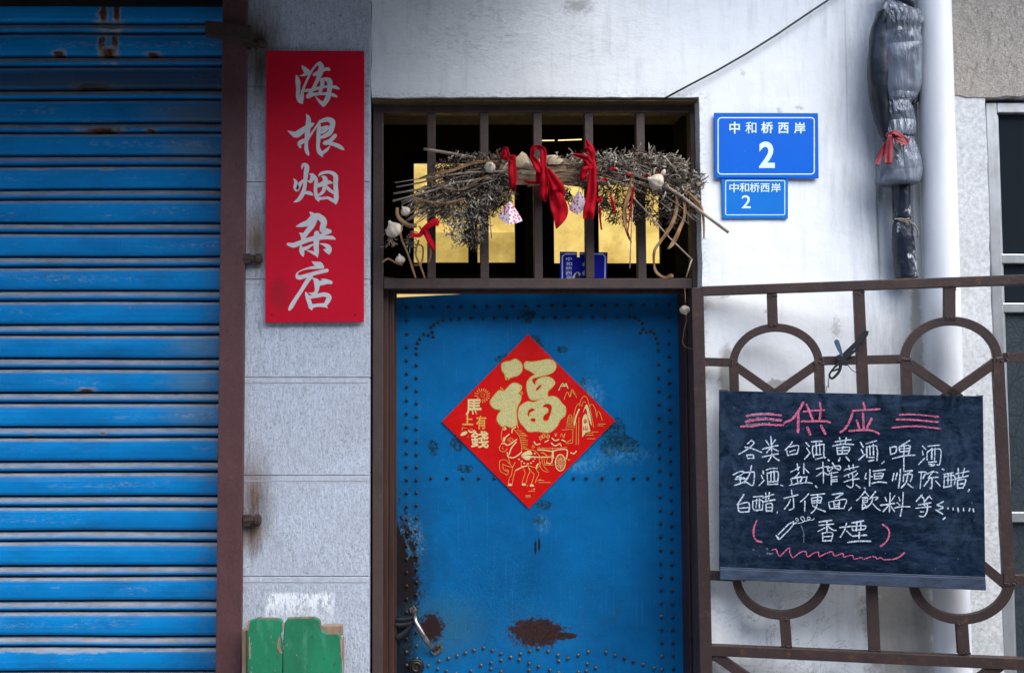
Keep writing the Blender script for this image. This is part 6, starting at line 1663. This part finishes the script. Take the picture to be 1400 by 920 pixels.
def sheath(mb, secs, Y, depth, n=40, wr=0.06, seed=0, fr=9):
    rows = []
    Q = []
    for k in range(len(secs) - 1):
        p0, p1, p2, p3 = secs[max(k - 1, 0)], secs[k], secs[k + 1], secs[min(k + 2, len(secs) - 1)]
        for q in range(6):
            t = q / 6
            Q.append(tuple(0.5 * ((2 * p1[i]) + (-p0[i] + p2[i]) * t + (2 * p0[i] - 5 * p1[i] + 4 * p2[i] - p3[i]) * t * t + (-p0[i] + 3 * p1[i] - 3 * p2[i] + p3[i]) * t ** 3) for i in range(3)))
    Q.append(secs[-1])
    i0 = len(mb.v)
    for q in Q:
        py, x0, x1 = q
        c = V((x0 + x1) / 2, py, Y); r = (x1 - x0) / 2 * (Y + DIST) / FPX
        for j in range(n):
            t = 2 * math.pi * j / n
            w1 = mnoise.noise(Vector((math.cos(t) * 1.3 + seed, math.sin(t) * 1.3, c.z * fr)))
            w2 = mnoise.noise(Vector((math.cos(t) * 3 + seed, math.sin(t) * 3, c.z * fr * 2.2 + 7)))
            k = 1 + wr * w1 * 1.3 + wr * (1 - abs(w2) * 2) * .7
            mb.v.append(c + Vector((math.cos(t) * r * k, math.sin(t) * max(r * depth, 0.012) * k, 0)))
    for q in range(len(Q) - 1):
        for j in range(n):
            l = (j + 1) % n
            mb.f.append((i0 + q * n + j, i0 + q * n + l, i0 + (q + 1) * n + l, i0 + (q + 1) * n + j))
    mb.f.append(tuple(i0 + j for j in range(n))); mb.f.append(tuple(i0 + (len(Q) - 1) * n + j for j in range(n)))
wp = thing('wrapped_pipe', V(1236, 382, -0.07), 'black pipe wrapped in grey plastic sheet and tied with red tape on the wall', 'pipe')
mb = MB()
sheath(mb, [(250, 1220, 1243), (275, 1221, 1244), (300, 1222, 1244)], -0.06, 1.0, 24, 0.10, 3)
sheath(mb, [(301, 1224, 1242), (312, 1221, 1246), (335, 1221, 1249), (360, 1223, 1252), (380, 1226, 1254)], -0.055, 0.9, 24, 0.12, 5)
obj('pipe_sleeve', mb, 'spotplastic', parent=wp, smooth=True)
mb = MB()
sheath(mb, [(16, 1201, 1230), (50, 1190, 1226), (110, 1187, 1222), (150, 1193, 1218), (180, 1202, 1218), (192, 1208, 1216)], -0.075, 0.85, 28, 0.12, 11)
sheath(mb, [(92, 1252, 1262), (112, 1250, 1263), (135, 1246, 1258), (143, 1243, 1250)], -0.055, 0.9, 20, 0.1, 12)
sheath(mb, [(-8, 1222, 1240), (3, 1230, 1251), (14, 1238, 1252), (19, 1243, 1250)], -0.11, 0.7, 20, 0.15, 13)
obj('inner_wrap', mb, 'blackplastic', parent=wp, smooth=True)
mb = MB()
sheath(mb, [(-30, 1212, 1244), (-5, 1210, 1248), (6, 1208, 1246), (20, 1202, 1257), (34, 1200, 1261), (44, 1200, 1257), (52, 1198, 1256), (62, 1198, 1259), (90, 1198, 1258), (120, 1200, 1256), (136, 1204, 1250), (142, 1207, 1244), (150, 1208, 1247), (168, 1209, 1250), (184, 1210, 1249), (188, 1211, 1247)], -0.075, 0.85, 64, 0.065, 1)
sheath(mb, [(186, 1211, 1246), (192, 1210, 1247), (205, 1207, 1252), (225, 1204, 1257), (240, 1201, 1257), (250, 1199, 1254), (253, 1203, 1250)], -0.075, 0.8, 64, 0.07, 2)
obj('plastic_wrap', mb, 'greyplastic', parent=wp, smooth=True)
def zw(*pts): return [(1150 + p[0] / 2.3, 0 + p[1] / 2.3) + tuple(p[2:]) for p in pts]
strip('knot_flap', zw((140, 10, 12), (165, 35, 22), (175, 70, 6)), 'greyplastic', 20, wp, -0.135, cross=.003)
strip('tie', zw((140, 425, 4), (175, 428, 9), (210, 448, 8)), 'redtie', 8, wp, -0.125, cross=.001)
strip('tie', zw((155, 425, 6), (150, 470, 12), (148, 515, 11)), 'redtie', 10, wp, -0.128, cross=.002)
strip('tie', zw((150, 440, 5), (125, 485, 8), (112, 520, 6)), 'redtie', 8, wp, -0.122, cross=.001)
strip('tie', zw((150, 425, 4), (168, 418, 7), (190, 430, 6), (205, 450, 8), (170, 436, 6)), 'redtie', 6, wp, -0.13, cross=.001)
mb = MB()
mb.tube([V(*q, -0.088) for q in zw((168, 688), (190, 694), (215, 695), (235, 712), (243, 730), (240, 748))], 0.002, 6)
mb.tube([V(*q, -0.09) for q in zw((170, 690), (185, 688), (205, 690), (215, 686))], 0.002, 6)
obj('string', mb, 'stalk', parent=wp, smooth=True)

PYc = -0.07
pa, pb_ = V(1274.5, 0, PYc), V(1302, 826, PYc)
PX = (pa.x + pb_.x) / 2
dp = thing('downpipe', (PX, PYc, 0), 'white plastic drainpipe running down the wall behind the gate', 'pipe')
mb = MB()
mb.tube([(PX, PYc, z) for z in (0.03, 0.8, 1.6, 2.4, wz(-170))], 0.050, 40, caps=False)
obj('pipe', mb, 'pipe', parent=dp, smooth=True)
mb = MB()
for z in (0.45, 3.02):
    mb.tube([(PX, PYc, z), (PX, PYc, z + 0.09)], 0.0545, 40)
    mb.box(PX - 0.012, PX + 0.012, -0.03, 0.002, z + 0.03, z + 0.06)
obj('pipe_collar', mb, 'pipe', parent=dp, smooth=False)
mb = MB()
x = wx(1250, 280, -0.012)
mb.box(x - 0.010, x + 0.013, -0.026, 0.004, wz(382, -0.02), wz(-170))
o = obj('conduit', mb, 'pipe', bevel=0.002)
tag(o, 'narrow grey white conduit between the wrapped pipe and the drainpipe', 'conduit')

# ------------------------------------------------------------------ window at the right
YWN = 0.018
win = thing('side_window', (XWIN + 0.5, YWN, 0.4), 'weathered aluminium window with dark upper glass and patterned lower glass', 'window')
wx0 = XWIN + 0.012
mb = MB(); mb.box(wx0, wx0 + 0.036, YWN, YWN + 0.05, 0.3, ZL - 0.012); obj('frame_stile', mb, 'alu', parent=win, bevel=0.003)
mb = MB(); mb.box(wx0 + 0.036, XEND - 0.02, YWN + 0.001, YWN + 0.05, ZL - 0.045, ZL - 0.012); obj('frame_head', mb, 'alu', parent=win, bevel=0.003)
def wrail(y0, y1, name='transom_bar', d=0.0):
    mb = MB(); mb.box(wx0 + 0.036, XEND - 0.02, YWN + 0.004 + d, YWN + 0.05, wz(y1, YWN), wz(y0, YWN)); obj(name, mb, 'alu', parent=win, bevel=0.003)
wrail(347, 360); wrail(414, 427); wrail(700, 714); wrail(1080, 1100)
mb = MB(); mb.box(wx0 + 0.036, wx0 + 0.047, YWN + 0.012, YWN + 0.05, 0.3, ZL - 0.046); obj('sash_stile', mb, 'alu', parent=win, bevel=0.002)
mb = MB(); mb.box(wx0 + 0.75, wx0 + 0.79, YWN + 0.003, YWN + 0.05, 0.3, ZL - 0.046); obj('mullion', mb, 'alu', parent=win, bevel=0.002)
mb = MB(); mb.box(wx0 + 0.04, XEND - 0.02, YWN + 0.022, YWN + 0.027, wz(350, YWN), ZL - 0.04); obj('pane', mb, 'glass', parent=win)
mb = MB(); mb.box(wx0 + 0.04, XEND - 0.02, YWN + 0.022, YWN + 0.027, wz(416, YWN), wz(356, YWN)); obj('pane', mb, 'glass', parent=win)
mb = MB(); mb.box(wx0 + 0.04, XEND - 0.02, YWN + 0.022, YWN + 0.027, 0.3, wz(424, YWN)); obj('pane', mb, 'frosted', parent=win)['label'] = 'frosted glass with star pattern'
mb = MB(); mb.box(XWIN - 0.01, XEND, YWN + 0.07, YWN + 0.09, 0.0, ZL + 0.05); obj('blind_back', mb, 'dark', parent=win)

# ------------------------------------------------------------------ green board standing against the pilaster
YGb = -0.12
gbt = thing('green_board', V(402, 1190, YGb), 'green painted plank board with notched top corner against the grey pilaster', 'board')
fn = front(YGb)
mb = MB(); mb.slab([(338, 862), (340, 849), (352, 845), (382, 845.5), (386, 848), (386.5, 862), (383, 868), (385.5, 880), (386, 1180), (337, 1180)], fn, 0.018)
obj('plank', mb, 'green', parent=gbt, bevel=0.004)
mb = MB(); mb.slab([(388, 862), (388.5, 852), (394, 844.5), (430, 843.5), (438, 848), (440.5, 862), (448, 866), (463, 866), (467, 873), (468, 1180), (386.6, 1180), (386.6, 880)], fn, 0.018)
obj('plank', mb, 'green', parent=gbt, bevel=0.004)
mb = MB()
mb.slab([(331, 861), (337, 861), (336, 1180), (329, 1180)], front(YGb + 0.02), 0.03)
mb.slab([(440, 856), (468, 855), (469, 868), (440, 868)], front(YGb + 0.012), 0.03)
mb.slab([(468.4, 870), (470.2, 870), (471, 1180), (469, 1180)], front(YGb + 0.004), 0.012)
obj('back_batten', mb, 'rawwood', parent=gbt, bevel=0.002)
mb = MB(); mb.e = 0.0004
for (a, b, c_) in (((352, 844.4), (382, 844.8), 1.3), ((394, 844.4), (430, 843.6), 1.5), ((338.3, 860), (340.5, 849.5), 2.2), ((440, 862), (437, 848), 1.4), ((448, 866), (462, 866), 1.6), ((466.5, 873), (467.6, 900), 1.8), ((342, 900), (341, 870), 1.2), ((386.8, 850), (386.8, 862), 1.2)):
    mb.stroke([a, ((a[0] + b[0]) / 2, (a[1] + b[1]) / 2), b], fn, c_ * 1.5, jit=.5)
mb.stroke([(382, 872, 3), (381, 884, 4), (384.5, 892, 3)], fn, 3)
obj('worn_edge', mb, 'rawwood', parent=gbt, closed=False)
